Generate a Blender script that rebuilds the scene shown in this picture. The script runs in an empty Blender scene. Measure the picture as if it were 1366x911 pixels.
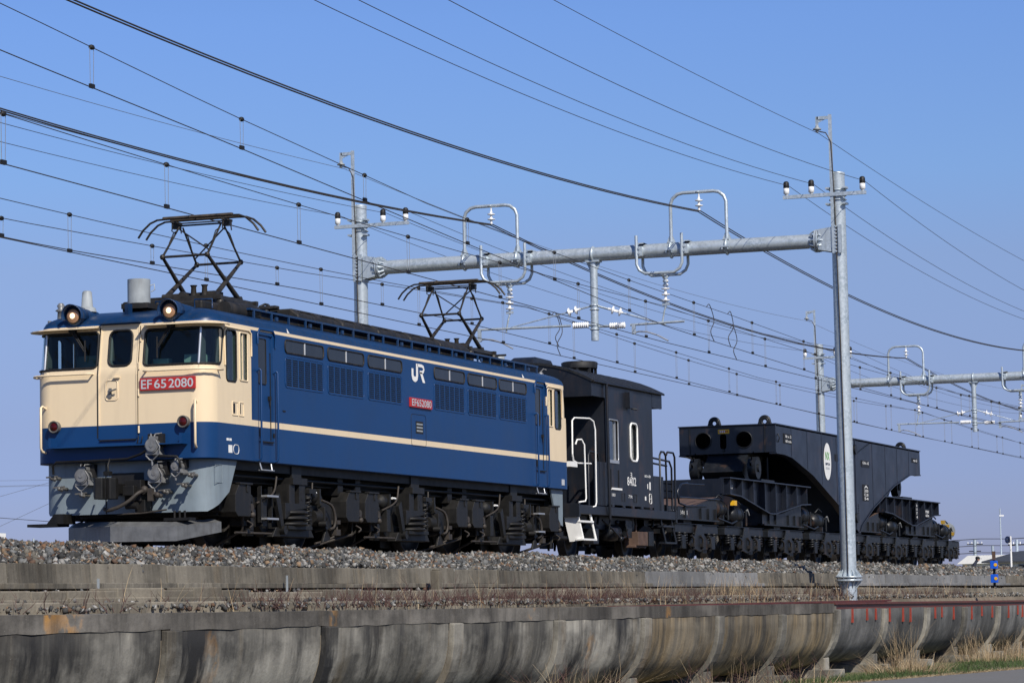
import bpy, bmesh, math, random
import numpy as np
from mathutils import Vector, Matrix
random.seed(7); RNG = np.random.default_rng(7)
SC = bpy.context.scene; COL = SC.collection
R = math.radians; PI = math.pi

# ---------------------------------------------------------------- camera, sky, sun, exposure
cam = bpy.data.objects.new('camera', bpy.data.cameras.new('camera')); COL.objects.link(cam)
_r = Vector((0.93912892, 0.34302106, -0.01932423)); _u = Vector((0.04813717, -0.07568243, 0.99596937)); _f = Vector((-0.34017596, 0.93627385, 0.08758762))
cam.matrix_world = Matrix(((_r.x, _u.x, -_f.x, 19.631790), (_r.y, _u.y, -_f.y, -37.870569), (_r.z, _u.z, -_f.z, -0.83580414), (0, 0, 0, 1)))
cam.data.sensor_width = 36; cam.data.lens = 36 * 3980.7457 / 1366
cam.data.clip_start = 0.5; cam.data.clip_end = 3000
SC.camera = cam
SUN_EL, SUN_AZ = R(41), math.atan2(.72, -.69)
w = bpy.data.worlds.new('World'); SC.world = w; w.use_nodes = True
nt = w.node_tree; bg = nt.nodes['Background']
sky = nt.nodes.new('ShaderNodeTexSky'); sky.sky_type = 'NISHITA'; sky.sun_disc = False
sky.sun_elevation = SUN_EL; sky.sun_rotation = SUN_AZ; sky.altitude = 0; sky.air_density = 1.0; sky.dust_density = 0.3; sky.ozone_density = 3.0
hs = nt.nodes.new('ShaderNodeMix'); hs.data_type = 'RGBA'; hs.blend_type = 'MULTIPLY'; hs.inputs[0].default_value = 1
SKY_TINT = (0.62, 0.78, 1.10); tc = nt.nodes.new('ShaderNodeTexCoord'); sz = nt.nodes.new('ShaderNodeSeparateXYZ'); rp = nt.nodes.new('ShaderNodeValToRGB')
nt.links.new(tc.outputs['Generated'], sz.inputs[0]); nt.links.new(sz.outputs[2], rp.inputs[0])     # clear-air tint by height above the horizon
SKY_STOPS = [(0, (.68, .60, .84)), (.042, (.745, .655, .855)), (.06, (.82, .675, .80)), (.113, (1.08, .87, .86)), (.142, (1.11, 1.02, 1.0)), (.194, (1.16, 1.105, 1.14)), (.35, (.95, .95, .95)), (1, (.8, .8, .8))]
while len(rp.color_ramp.elements) < len(SKY_STOPS): rp.color_ramp.elements.new(.5)
for el_, (p_, c_) in zip(rp.color_ramp.elements, SKY_STOPS): el_.position = p_; el_.color = (*[a * b for a, b in zip(c_, SKY_TINT)], 1)
nt.links.new(rp.outputs[0], hs.inputs[7])
nt.links.new(sky.outputs[0], hs.inputs[6]); nt.links.new(hs.outputs[2], bg.inputs[0]); bg.inputs[1].default_value = 0.09
sl = bpy.data.lights.new('sun', 'SUN'); sl.energy = 5.0; sl.angle = R(.5); sl.color = (1, .93, .82)
sun = bpy.data.objects.new('sun', sl); COL.objects.link(sun)
sdir = Vector((math.sin(SUN_AZ) * math.cos(SUN_EL), math.cos(SUN_AZ) * math.cos(SUN_EL), math.sin(SUN_EL)))
sun.rotation_euler = sdir.to_track_quat('Z', 'Y').to_euler(); sun.location = (30, -30, 40)
vs = SC.view_settings; vs.view_transform = 'Standard'; vs.look = 'None'; vs.gamma = 1; vs.use_curve_mapping = False; vs.exposure = 0.08

# ---------------------------------------------------------------- materials
def newmat(name):
    m = bpy.data.materials.new(name); m.use_nodes = True
    return m, m.node_tree, m.node_tree.nodes['Principled BSDF']
class NT:
    """tiny node helper"""
    def __init__(s, t): s.t = t
    def n(s, kind, **kw):
        x = s.t.nodes.new('ShaderNode' + kind)
        for k, v in kw.items(): setattr(x, k, v)
        return x
    def l(s, a, b): s.t.links.new(a, b)
    def coord(s, scale=(1, 1, 1)):
        c = s.n('TexCoord'); m = s.n('Mapping'); m.inputs['Scale'].default_value = scale
        s.l(c.outputs['Object'], m.inputs[0]); return m.outputs[0]
    def noise(s, vec, scale, detail=4, rough=.55):
        x = s.n('TexNoise'); x.inputs['Scale'].default_value = scale; x.inputs['Detail'].default_value = detail; x.inputs['Roughness'].default_value = rough
        s.l(vec, x.inputs['Vector']); return x.outputs['Fac']
    def ramp(s, fac, stops):
        x = s.n('ValToRGB'); e = x.color_ramp.elements
        while len(e) < len(stops): e.new(.5)
        for i, (p, c) in enumerate(stops):
            e[i].position = p; e[i].color = (*c, 1) if isinstance(c, tuple) else (c, c, c, 1)
        s.l(fac, x.inputs[0]); return x.outputs[0]
    def mix(s, fac, a, b, bt='MIX'):
        x = s.n('Mix', data_type='RGBA', blend_type=bt)
        for v, i in ((fac, 0), (a, 6), (b, 7)):
            if isinstance(v, (int, float)): x.inputs[i].default_value = v
            elif isinstance(v, tuple): x.inputs[i].default_value = (*v, 1)
            else: s.l(v, x.inputs[i])
        return x.outputs[2]
    def math(s, op, a, b=0., c=None):
        x = s.n('Math', operation=op)
        for i, v in enumerate((a, b, c)):
            if v is None: continue
            if isinstance(v, (int, float)): x.inputs[i].default_value = v
            else: s.l(v, x.inputs[i])
        return x.outputs[0]
    def bump(s, h, strength, dist, bsdf):
        x = s.n('Bump'); x.inputs['Strength'].default_value = strength; x.inputs['Distance'].default_value = dist
        s.l(h, x.inputs['Height']); s.l(x.outputs[0], bsdf.inputs['Normal'])

def paint(name, col, rough=.4, metal=0., var=.25, dirt=.25, dirtcol=(.09, .07, .055), scale=3., bump=0., coat=0., spec=.35, rust=0., wave=0.):
    m, t, b = newmat(name); N = NT(t)
    v = N.coord(); a = N.noise(v, scale, 6); c2 = N.noise(N.coord((5, 5, .7)), 2.2, 5)
    c = N.mix(N.ramp(a, [(.3, 0.), (.75, 1.)]), tuple(x * (1 - var) for x in col), tuple(min(1, x * (1 + var * .5)) for x in col))
    c = N.mix(N.math('MULTIPLY', N.ramp(c2, [(.5, 0.), (.8, 1.)]), dirt), c, dirtcol)
    if rust:
        rm = N.math('MULTIPLY', N.ramp(N.noise(N.coord((1, 1, .5)), 2.6, 8, .68), [(.57, 0.), (.64, 1.)]), rust)
        c = N.mix(rm, c, (.062, .034, .022)); c = N.mix(N.math('MULTIPLY', N.ramp(N.noise(v, 38, 3, .6), [(.66, 0.), (.72, 1.)]), rust * .6), c, (.075, .06, .05))
    if wave: N.bump(N.noise(N.coord((1, 1, 1)), 1.7, 2), wave, .03, b)
    N.l(c, b.inputs['Base Color']); b.inputs['Metallic'].default_value = metal
    N.l(N.math('ADD', N.math('MULTIPLY', a, .25), rough - .12), b.inputs['Roughness'])
    b.inputs['Specular IOR Level'].default_value = spec; b.inputs['Coat Weight'].default_value = coat; b.inputs['Coat Roughness'].default_value = .15
    if bump: N.bump(N.noise(v, 40, 4), bump, .004, b)
    return m
M = {}
BLUE = (.0050, .040, .136); CREAM = (.745, .605, .41)
M['blue'] = paint('blue_paint', BLUE, .38, var=.12, dirt=.10, dirtcol=(.03, .045, .08), scale=1.3)
M['cream'] = paint('cream_paint', CREAM, .42, var=.06, dirt=.16, dirtcol=(.42, .34, .24), scale=1.5)
M['roofblue'] = paint('roof_blue_paint', (.006, .031, .095), .34, var=.25, dirt=.65, dirtcol=(.04, .042, .045), scale=3)
M['skirt'] = paint('grey_skirt_paint', (.19, .235, .27), .5, var=.12, dirt=.3, dirtcol=(.08, .085, .09), scale=4, bump=.15)
M['plow'] = paint('snowplough_steel', (.16, .165, .17), .42, metal=.3, var=.3, dirt=.6, dirtcol=(.06, .055, .05), scale=7, bump=.3)
M['under'] = paint('running_gear_black', (.008, .0078, .0075), .55, var=.5, dirt=.5, dirtcol=(.024, .02, .017), scale=5, bump=.3)
M['bogie'] = paint('bogie_grey_black', (.0125, .0122, .012), .5, var=.4, dirt=.5, dirtcol=(.03, .026, .022), scale=6, bump=.3)
M['hose'] = paint('weathered_hose', (.045, .038, .032), .6, var=.4, dirt=.3, scale=9)
M['black'] = paint('black_rubber', (.012, .012, .013), .55, var=.2, dirt=.1)
M['roofgear'] = paint('roof_gear_dark', (.017, .0165, .016), .6, var=.5, dirt=.5, dirtcol=(.07, .055, .042), scale=4, bump=.3)
M['panto'] = paint('pantograph_bronze_grey', (.045, .041, .036), .45, metal=.4, var=.5, dirt=.4, dirtcol=(.10, .075, .05), scale=6)
M['strip'] = paint('contact_strip', (.075, .06, .045), .5, var=.5, dirt=.5, scale=8)
M['wagon'] = paint('wagon_black_paint', (.0075, .0105, .019), .36, spec=.5, rust=.28, wave=.12, var=.25, dirt=.35, dirtcol=(.03, .029, .032), scale=2.2)
M['wagongear'] = paint('wagon_gear_black', (.010, .012, .0155), .42, rust=.5, var=.4, dirt=.4, dirtcol=(.03, .026, .025), scale=5, bump=.2)
M['caboose'] = paint('caboose_black_paint', (.0095, .012, .018), .40, spec=.42, rust=.35, wave=.14, var=.3, dirt=.45, dirtcol=(.034, .026, .023), scale=1.7)
M['cabroof'] = paint('caboose_roof_black', (.011, .012, .014), .6, var=.5, dirt=.4, dirtcol=(.05, .05, .052), scale=7, bump=.4)
M['rustbrown'] = paint('rusty_brown', (.11, .068, .05), .7, var=.4, dirt=.4, scale=6)
M['wheel'] = paint('wheel_steel', (.03, .028, .027), .45, metal=.3, var=.4, dirt=.3, scale=4)
M['white'] = paint('white_paint', (.78, .78, .76), .45, var=.06, dirt=.2, dirtcol=(.4, .38, .35), scale=6)
M['silver'] = paint('silver_letters', (.62, .63, .64), .35, metal=.3, var=.08, dirt=.1)
M['alu'] = paint('aluminium', (.55, .56, .57), .35, metal=.7, var=.1, dirt=.15)
M['red'] = paint('red_plate', (.42, .028, .028), .4, var=.12, dirt=.1, dirtcol=(.2, .03, .03))
M['greydome'] = paint('grey_dome', (.30, .33, .35), .45, var=.2, dirt=.5, dirtcol=(.12, .11, .10), scale=5)
M['jumper'] = paint('grey_cast_metal', (.22, .225, .23), .45, metal=.3, var=.3, dirt=.5, scale=14)
M['jumperdark'] = paint('grimy_cast_metal', (.15, .145, .135), .5, metal=.3, var=.4, dirt=.5, scale=12)
M['yellow'] = paint('yellow_paint', (.75, .42, .02), .4, var=.1, dirt=.15)
M['dullyellow'] = paint('faded_yellow_paint', (.42, .26, .03), .5, var=.2, dirt=.4)
M['green'] = paint('green_letters', (.10, .42, .06), .4, var=.05, dirt=.02)
M['navy'] = paint('navy_letters', (.03, .04, .08), .4, var=.05, dirt=.02)
M['mblue'] = paint('bright_blue_paint', (.01, .10, .62), .4, var=.08, dirt=.1)
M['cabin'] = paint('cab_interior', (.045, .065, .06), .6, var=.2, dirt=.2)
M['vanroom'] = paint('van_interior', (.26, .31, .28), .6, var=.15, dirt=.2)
M['desk'] = paint('desk_green', (.12, .22, .19), .5, var=.1, dirt=.1)
M['signblue'] = paint('dull_blue_sign', (.05, .08, .20), .5, var=.1, dirt=.1)
M['porcelain'] = paint('white_porcelain', (.82, .83, .84), .15, var=.04, dirt=.15)
M['wire'] = paint('copper_wire_dark', (.06, .052, .046), .5, metal=.3, var=.2, dirt=.1)
M['wirelight'] = paint('aluminium_strand', (.20, .20, .20), .45, metal=.5, var=.15, dirt=.1)
M['dropper'] = paint('dropper_wire', (.38, .38, .38), .4, metal=.5, var=.1, dirt=.05)
def galv():
    m, t, b = newmat('galvanised_steel'); N = NT(t); v = N.coord()
    vo = N.n('TexVoronoi'); vo.inputs['Scale'].default_value = 9; N.l(v, vo.inputs['Vector'])
    a = N.noise(v, 2.5, 6); st = N.noise(N.coord((9, 9, .35)), 1.6, 4)
    c = N.mix(N.ramp(N.noise(v, 16, 3, .7), [(.42, 0.), (.62, 1.)]), (.33, .40, .44), (.70, .775, .84)); c = N.mix(.35, c, N.mix(vo.outputs['Color'], (.34, .40, .45), (.56, .62, .68)))
    c = N.mix(N.ramp(a, [(.35, 0.), (.7, 1.)]), c, (.46, .52, .57))
    c = N.mix(N.math('MULTIPLY', N.ramp(st, [(.5, 0.), (.75, 1.)]), .45), c, (.33, .36, .38))
    N.l(c, b.inputs['Base Color']); b.inputs['Metallic'].default_value = .45
    N.l(N.math('ADD', N.math('MULTIPLY', a, .35), .25), b.inputs['Roughness'])
    return m
M['galv'] = galv()
def concrete(name, pale, dark, tan, lichen=.0, tan_lo=.62, streak=1.0, patch=.55, drip=0.):
    m, t, b = newmat(name); N = NT(t)
    rnd = N.n('ObjectInfo').outputs['Random']; c = N.n('VectorMath', operation='ADD'); off = N.n('CombineXYZ')
    N.l(N.math('MULTIPLY', rnd, 31.), off.inputs[0]); N.l(N.math('MULTIPLY', rnd, 57.), off.inputs[1]); N.l(N.n('TexCoord').outputs['Object'], c.inputs[0]); N.l(off.outputs[0], c.inputs[1]); c = c.outputs[0]
    def coord(scale):
        mp = N.n('Mapping'); mp.inputs['Scale'].default_value = scale; N.l(c, mp.inputs[0]); return mp.outputs[0]
    N.coord = coord
    big = N.noise(N.coord((.55, .55, .4)), 1.0, 3); fine = N.noise(N.coord((1, 1, 1)), 22, 8, .65); mid = N.noise(N.coord((1, 1, 1)), 4, 6)
    st = N.noise(N.coord((1, 1, .09)), 5.5, 7, .62); st2 = N.noise(N.coord((1, 1, .05)), 15, 5, .6)
    base = N.mix(N.ramp(big, [(.35, 0.), (.65, 1.)]), tuple(x * .72 for x in pale), pale)
    base = N.mix(N.ramp(fine, [(.3, .0), (.8, .55)]), base, tuple(x * .55 for x in pale))
    tn = N.ramp(N.noise(N.coord((.9, .9, .06)), 2.1, 5), [(tan_lo - .1, 0.), (tan_lo + .06, .9)])
    base = N.mix(tn, base, tan)
    s_ = N.math('MULTIPLY', N.ramp(st, [(.42, 0.), (.62, 1.)]), N.ramp(big, [(.28, .95), (.75, .45)]))
    base = N.mix(N.math('MULTIPLY', s_, .9 * streak), base, dark)
    base = N.mix(N.math('MULTIPLY', N.ramp(st2, [(.5, 0.), (.68, 1.)]), .55 * streak), base, tuple(x * 1.3 for x in dark))
    sp = N.ramp(N.noise(c, 60, 2, .5), [(.72, 0.), (.76, .6)])
    base = N.mix(sp, base, (.42, .42, .40))
    if lichen:
        li = N.math('MULTIPLY', N.ramp(N.noise(N.coord((1, .7, .5)), .75, 1), [(.725, 0.), (.745, 1.)]), N.ramp(mid, [(.47, 0.), (.53, 1.)]))
        base = N.mix(N.math('MULTIPLY', li, lichen), base, (.33, .17, .045))
    pat = N.ramp(N.noise(N.coord((.45, .45, .8)), 1.6, 6, .6), [(.46, 0.), (.60, 1.)])
    base = N.mix(N.math('MULTIPLY', pat, patch), base, tuple(x * 1.7 for x in pale))
    bl = N.ramp(N.noise(N.coord((.8, .8, .22)), 1.5, 6, .62), [(.50, 0.), (.64, 1.)])
    base = N.mix(N.math('MULTIPLY', bl, patch * 1.25), base, tuple(x * .8 for x in dark))
    if drip:      # black algae running down from the rim
        sx = N.n('SeparateXYZ'); N.l(N.n('TexCoord').outputs['Object'], sx.inputs[0])
        hgt = N.math('ADD', sx.outputs[2], N.math('MULTIPLY', N.math('SUBTRACT', N.noise(N.coord((1, 1, .05)), 4.2, 8, .72), .5), 1.5))
        base = N.mix(N.math('MULTIPLY', N.ramp(N.math('MULTIPLY', hgt, .6), [(.36, 0.), (.74, 1.)]), drip), base, tuple(x * .75 for x in dark))
    vv = N.math('ADD', N.math('MULTIPLY', rnd, .5), .78); gcol = N.n('CombineColor')
    for i in range(3): N.l(vv, gcol.inputs[i])
    base = N.mix(1., base, gcol.outputs[0], 'MULTIPLY')
    N.l(base, b.inputs['Base Color']); b.inputs['Roughness'].default_value = .9; b.inputs['Specular IOR Level'].default_value = .25
    N.bump(N.math('ADD', fine, N.math('MULTIPLY', mid, 1.5)), .55, .012, b)
    return m
M['flume'] = concrete('stained_trough_concrete', (.215, .205, .178), (.026, .026, .027), (.17, .14, .095), .8, .62, .75, .85, .55)
M['flumetan'] = concrete('tan_streaked_concrete', (.17, .15, .115), (.026, .025, .024), (.30, .225, .125), .5, .50, .9, .5, .55)
M['flumegrey'] = concrete('dark_grey_concrete', (.135, .135, .132), (.034, .035, .037), (.14, .12, .09), 0., .72, .7, .6, .5)
M['cap'] = concrete('rim_concrete', (.115, .107, .095), (.03, .028, .026), (.11, .09, .065), .9, .68, .8)
M['wall'] = concrete('ballast_wall_concrete', (.165, .15, .122), (.038, .035, .03), (.155, .125, .085), .4, .64, 1.0, .25)
M['wallnew'] = concrete('newer_wall_concrete', (.205, .208, .21), (.08, .08, .08), (.18, .16, .13), 0., .75, .5, .15)
M['duct'] = concrete('cable_duct_concrete', (.20, .178, .14), (.055, .05, .043), (.19, .155, .11), .2, .68, .4, .3)
M['pier'] = concrete('pier_concrete', (.20, .19, .165), (.05, .048, .044), (.19, .15, .10), .2, .62, .6)
M['redsteel'] = paint('red_brown_steel', (.115, .030, .022), .5, var=.35, dirt=.5, dirtcol=(.05, .022, .018), scale=5, bump=.2)
M['redclip'] = paint('red_primer', (.30, .045, .025), .55, var=.3, dirt=.3, dirtcol=(.10, .03, .02), scale=9)
def glass(name, tint=(.80, .86, .86), rough=.02):
    m, t, b = newmat(name); N = NT(t); t.nodes.remove(b)
    tr = N.n('BsdfTransparent'); tr.inputs[0].default_value = (*tint, 1); g = N.n('BsdfGlossy'); g.inputs['Roughness'].default_value = rough
    f = N.n('LayerWeight'); f.inputs[0].default_value = .5; mx = N.n('MixShader')
    N.l(N.math('ADD', N.math('MULTIPLY', N.math('POWER', f.outputs['Facing'], 5), 1.5), .045), mx.inputs[0]); N.l(tr.outputs[0], mx.inputs[1]); N.l(g.outputs[0], mx.inputs[2])
    N.l(mx.outputs[0], t.nodes['Material Output'].inputs[0]); return m
M['glass'] = glass('window_glass', (.86, .92, .92))
M['glassdark'] = paint('dark_pane', (.020, .024, .030), .12, var=.2, dirt=.15, dirtcol=(.05, .055, .06))
M['lens_red'] = paint('red_lens', (.055, .004, .005), .06, var=.1, dirt=.05)
def emis(name, col, e):
    m, t, b = newmat(name); b.inputs['Base Color'].default_value = (*col, 1); b.inputs['Emission Color'].default_value = (*col, 1); b.inputs['Emission Strength'].default_value = e
    b.inputs['Roughness'].default_value = .1; return m
M['lamp'] = emis('lit_headlamp', (1, .74, .45), 1.3)
M['lamprim'] = emis('headlamp_reflector', (.30, .17, .10), .05)
def body_paint():
    m, t, b = newmat('two_tone_body_paint'); N = NT(t)
    v = N.coord(); sx = N.n('SeparateXYZ'); N.l(v, sx.inputs[0]); y, z = sx.outputs[1], sx.outputs[2]
    gt = lambda a, k: N.math('GREATER_THAN', a, k); lt = lambda a, k: N.math('LESS_THAN', a, k)
    mul = lambda *a: a[0] if len(a) == 1 else N.math('MULTIPLY', a[0], mul(*a[1:])); mx = lambda a, c: N.math('MAXIMUM', a, c)
    low = mul(gt(z, 1.795), lt(z, 1.884)); top = mul(gt(z, 3.189), lt(z, 3.234), gt(y, .3), lt(y, 15.0))
    def panel(y0, y1):   # rounded box
        dy = N.math('SUBTRACT', N.math('ABSOLUTE', N.math('SUBTRACT', y, (y0 + y1) / 2)), (y1 - y0) / 2 - .09)
        dz = N.math('SUBTRACT', N.math('ABSOLUTE', N.math('SUBTRACT', z, 2.52)), .71 - .09)
        d = N.math('SQRT', N.math('ADD', N.math('POWER', mx(dy, 0.), 2), N.math('POWER', mx(dz, 0.), 2)))
        return lt(d, .09)
    f = mx(mx(low, top), mx(panel(-1.5, 1.25), panel(14.2, 17)))
    n1 = N.noise(v, 1.1, 6); n2 = N.noise(N.coord((4, 4, .5)), 2, 5)
    bl = N.mix(N.ramp(n1, [(.3, 0.), (.7, 1.)]), tuple(c * .9 for c in BLUE), tuple(c * 1.08 for c in BLUE))
    cr = N.mix(N.ramp(n1, [(.3, 0.), (.7, 1.)]), tuple(c * .96 for c in CREAM), CREAM)
    cr = N.mix(N.math('MULTIPLY', N.ramp(n2, [(.5, 0.), (.8, 1.)]), .2), cr, (.48, .38, .27))
    bl = N.mix(N.math('MULTIPLY', N.ramp(n2, [(.5, 0.), (.8, 1.)]), .25), bl, (.016, .042, .10))
    N.l(N.mix(f, bl, cr), b.inputs['Base Color']); N.l(N.math('ADD', N.math('MULTIPLY', n1, .2), .3), b.inputs['Roughness'])
    b.inputs['Specular IOR Level'].default_value = .33; N.bump(N.noise(v, 1.5, 2), .09, .02, b)
    return m
M['body'] = body_paint()
def tinted(name, rough=.9):
    m, t, b = newmat(name); N = NT(t); a = N.n('Attribute', attribute_name='tint')
    f = N.noise(N.coord(), 30, 4)
    N.l(N.mix(N.ramp(f, [(.3, .0), (.8, .5)]), a.outputs['Color'], (.06, .055, .05)), b.inputs['Base Color'])
    b.inputs['Roughness'].default_value = rough; b.inputs['Specular IOR Level'].default_value = .3; return m
M['stone'] = tinted('crushed_stone'); M['straw'] = tinted('dry_straw'); M['leaf'] = tinted('grass_blades')
def ground(name, c1, c2, c3, sc=3.):
    m, t, b = newmat(name); N = NT(t); v = N.coord(); a = N.noise(v, sc, 8, .65); d = N.noise(v, sc * .12, 4); f = N.noise(v, 60, 4)
    c = N.mix(N.ramp(a, [(.35, 0.), (.65, 1.)]), c1, c2); c = N.mix(N.ramp(d, [(.4, 0.), (.65, 1.)]), c, c3)
    N.l(c, b.inputs['Base Color']); b.inputs['Roughness'].default_value = .95; N.bump(f, .5, .02, b); return m
M['soil'] = ground('dry_soil', (.13, .10, .07), (.20, .165, .12), (.10, .085, .06))
M['gravelbed'] = ground('ballast_bed', (.10, .095, .09), (.16, .15, .145), (.13, .10, .08), 12)
M['field'] = ground('field', (.13, .12, .06), (.17, .14, .08), (.08, .10, .04), .5)
M['asphalt'] = ground('asphalt', (.12, .12, .122), (.15, .15, .15), (.13, .128, .125), 9)
M['rail'] = paint('rail_steel', (.16, .11, .085), .5, metal=.3, var=.3, dirt=.4, scale=8)
M['twig'] = paint('twig_bark', (.115, .062, .055), .8, var=.4, dirt=.3, scale=6)
M['rooftile'] = paint('dark_roof_tile', (.05, .055, .065), .6, var=.2, dirt=.2)
M['skin'] = paint('skin', (.50, .30, .21), .5, var=.08, dirt=.05)
M['jacket'] = paint('dark_jacket', (.02, .025, .045), .8, var=.2, dirt=.1)

# ---------------------------------------------------------------- mesh helpers
LOC = {}
def tag(o, label=None, cat=None, group=None, kind=None):
    if label: o['label'] = label
    if cat: o['category'] = cat
    if group: o['group'] = group
    if kind: o['kind'] = kind
    return o
def thing(name, label, cat, loc=(0, 0, 0), group=None):
    o = bpy.data.objects.new(name, None); COL.objects.link(o); o.location = loc; o.empty_display_size = .3
    LOC[o.name] = Vector(loc); return tag(o, label, cat, group)
def root_loc(p):
    while p.parent: p = p.parent
    return LOC.get(p.name, Vector((0, 0, 0)))
class MB:
    def __init__(s): s.v = []; s.f = []; s.m = []; s.sm = []; s.cur = 0
    def mat(s, i): s.cur = i; return s
    def add(s, vs, fs, smooth=False):
        o = len(s.v); s.v += [tuple(x) for x in vs]
        for f in fs: s.f.append([i + o for i in f]); s.m.append(s.cur); s.sm.append(smooth)
        return s
    def box(s, x0, x1, y0, y1, z0, z1):
        x0, x1 = sorted((x0, x1)); y0, y1 = sorted((y0, y1)); z0, z1 = sorted((z0, z1))
        return s.add([(x0, y0, z0), (x1, y0, z0), (x1, y1, z0), (x0, y1, z0), (x0, y0, z1), (x1, y0, z1), (x1, y1, z1), (x0, y1, z1)],
              [(3, 2, 1, 0), (4, 5, 6, 7), (0, 1, 5, 4), (1, 2, 6, 5), (2, 3, 7, 6), (3, 0, 4, 7)])
    def prism(s, poly, axis, a, b):
        """poly of 2-D points in the remaining axes (order x,y,z without axis), extruded a..b"""
        n = len(poly)
        def P(p, t): q = list(p); q.insert(axis, t); return q
        ar = sum(poly[i][0] * poly[(i + 1) % n][1] - poly[(i + 1) % n][0] * poly[i][1] for i in range(n))
        if (ar > 0) == (axis == 1): poly = poly[::-1]
        if a > b: a, b = b, a
        vs = [P(p, a) for p in poly] + [P(p, b) for p in poly]
        return s.add(vs, [list(range(n))[::-1], list(range(n, 2 * n))] + [(i, (i + 1) % n, n + (i + 1) % n, n + i) for i in range(n)])
    def ring(s, c, ax, r, n):
        ax = Vector(ax).normalized(); a = ax.orthogonal().normalized(); b = ax.cross(a)
        return [Vector(c) + (a * math.cos(2 * PI * i / n) + b * math.sin(2 * PI * i / n)) * r for i in range(n)]
    def cyl(s, p0, p1, r, n=12, r2=None, cap=True):
        return s.loft([(p0, r), (p1, r if r2 is None else r2)], n, cap)
    def loft(s, st, n=16, cap=True):
        """surface of revolution through stations (point, radius) on one line"""
        p0, p1 = Vector(st[0][0]), Vector(st[-1][0]); ax = p1 - p0
        if ax.length < 1e-9: ax = Vector(st[1][0]) - p0
        vs = []
        for p, r in st: vs += s.ring(p, ax, max(r, 1e-4), n)
        fs = [(k * n + i, k * n + (i + 1) % n, (k + 1) * n + (i + 1) % n, (k + 1) * n + i) for k in range(len(st) - 1) for i in range(n)]
        s.add(vs, fs, True)
        if cap:
            s.add(vs[:n], [list(range(n))[::-1]]); s.add(vs[-n:], [list(range(n))])
        return s
    def tube(s, pts, r, n=8, closed=False, cap=True):
        P = [Vector(p) for p in pts]; k = len(P); rs = r if isinstance(r, (list, tuple)) else [r] * k
        T = []
        for i in range(k):
            a = P[(i - 1) % k] if closed or i else P[0]; b = P[(i + 1) % k] if closed or i < k - 1 else P[-1]
            T.append((b - a).normalized() if (b - a).length > 1e-9 else Vector((0, 0, 1)))
        nrm = T[0].orthogonal().normalized(); vs = []
        for i in range(k):
            nrm = (nrm - T[i] * nrm.dot(T[i]))
            nrm = nrm.normalized() if nrm.length > 1e-6 else T[i].orthogonal().normalized()
            b = T[i].cross(nrm)
            vs += [P[i] + (nrm * math.cos(2 * PI * j / n) + b * math.sin(2 * PI * j / n)) * rs[i] for j in range(n)]
        fs = [((i % k) * n + j, (i % k) * n + (j + 1) % n, ((i + 1) % k) * n + (j + 1) % n, ((i + 1) % k) * n + j) for i in range(k if closed else k - 1) for j in range(n)]
        s.add(vs, fs, n > 4)
        if cap and not closed: s.add(vs[:n], [list(range(n))[::-1]]); s.add(vs[-n:], [list(range(n))])
        return s
    def hose(s, pts, r, n=6, k=5):
        P = [Vector(p) for p in pts]; P = [P[0] * 2 - P[1]] + P + [P[-1] * 2 - P[-2]]; out = []
        for i in range(1, len(P) - 2):
            a, b, c, d = P[i - 1:i + 3]
            for j in range(k):
                t = j / k; out.append(.5 * ((2 * b) + (c - a) * t + (2 * a - 5 * b + 4 * c - d) * t * t + (3 * b - a - 3 * c + d) * t ** 3))
        return s.tube(out + [P[-2]], r, n)
    def ball(s, c, r, n=10, sx=1, sy=1, sz=1):
        m = n // 2; vs = [(c[0], c[1], c[2] - r * sz)]
        for i in range(1, m):
            t = PI * i / m
            vs += [(c[0] + sx * r * math.sin(t) * math.cos(2 * PI * j / n), c[1] + sy * r * math.sin(t) * math.sin(2 * PI * j / n), c[2] - sz * r * math.cos(t)) for j in range(n)]
        vs.append((c[0], c[1], c[2] + r * sz)); L = len(vs) - 1
        fs = [(0, 1 + (j + 1) % n, 1 + j) for j in range(n)] + [(L, L - n + j, L - n + (j + 1) % n) for j in range(n)]
        fs += [(1 + i * n + j, 1 + i * n + (j + 1) % n, 1 + (i + 1) * n + (j + 1) % n, 1 + (i + 1) * n + j) for i in range(m - 2) for j in range(n)]
        return s.add(vs, fs, True)
    def coil(s, c, r, wire, z0, z1, turns, n=14):
        k = int(turns * n); return s.tube([(c[0] + r * math.cos(2 * PI * i / n), c[1] + r * math.sin(2 * PI * i / n), z0 + (z1 - z0) * i / k) for i in range(k + 1)], wire, 8)
    def pieces(s):
        """groups of faces that lie apart from one another"""
        par = list(range(len(s.v)))
        def find(a):
            while par[a] != a: par[a] = par[par[a]]; a = par[a]
            return a
        for f in s.f:
            r0 = find(f[0])
            for i in f[1:]: par[find(i)] = r0
        isl = {}
        for i in range(len(s.v)): isl.setdefault(find(i), []).append(i)
        if len(isl) < 2 or len(isl) > 400: return None
        keys = list(isl); co = np.array(s.v); lo = np.array([co[isl[k]].min(0) for k in keys]); hi = np.array([co[isl[k]].max(0) for k in keys]); size = (hi - lo).max(1)
        gap = np.maximum(0, np.maximum(lo[:, None] - hi[None], lo[None] - hi[:, None])); near = np.sqrt((gap ** 2).sum(2)) <= np.maximum(.02, .48 * np.maximum(size[:, None], size[None]))
        grp = [-1] * len(keys); g = 0
        for i in range(len(keys)):
            if grp[i] >= 0: continue
            st = [i]; grp[i] = g
            while st:
                a = st.pop()
                for b in np.nonzero(near[a])[0]:
                    if grp[b] < 0: grp[b] = g; st.append(int(b))
            g += 1
        if g < 2: return None
        of = {k: grp[i] for i, k in enumerate(keys)}; out = []
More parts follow.
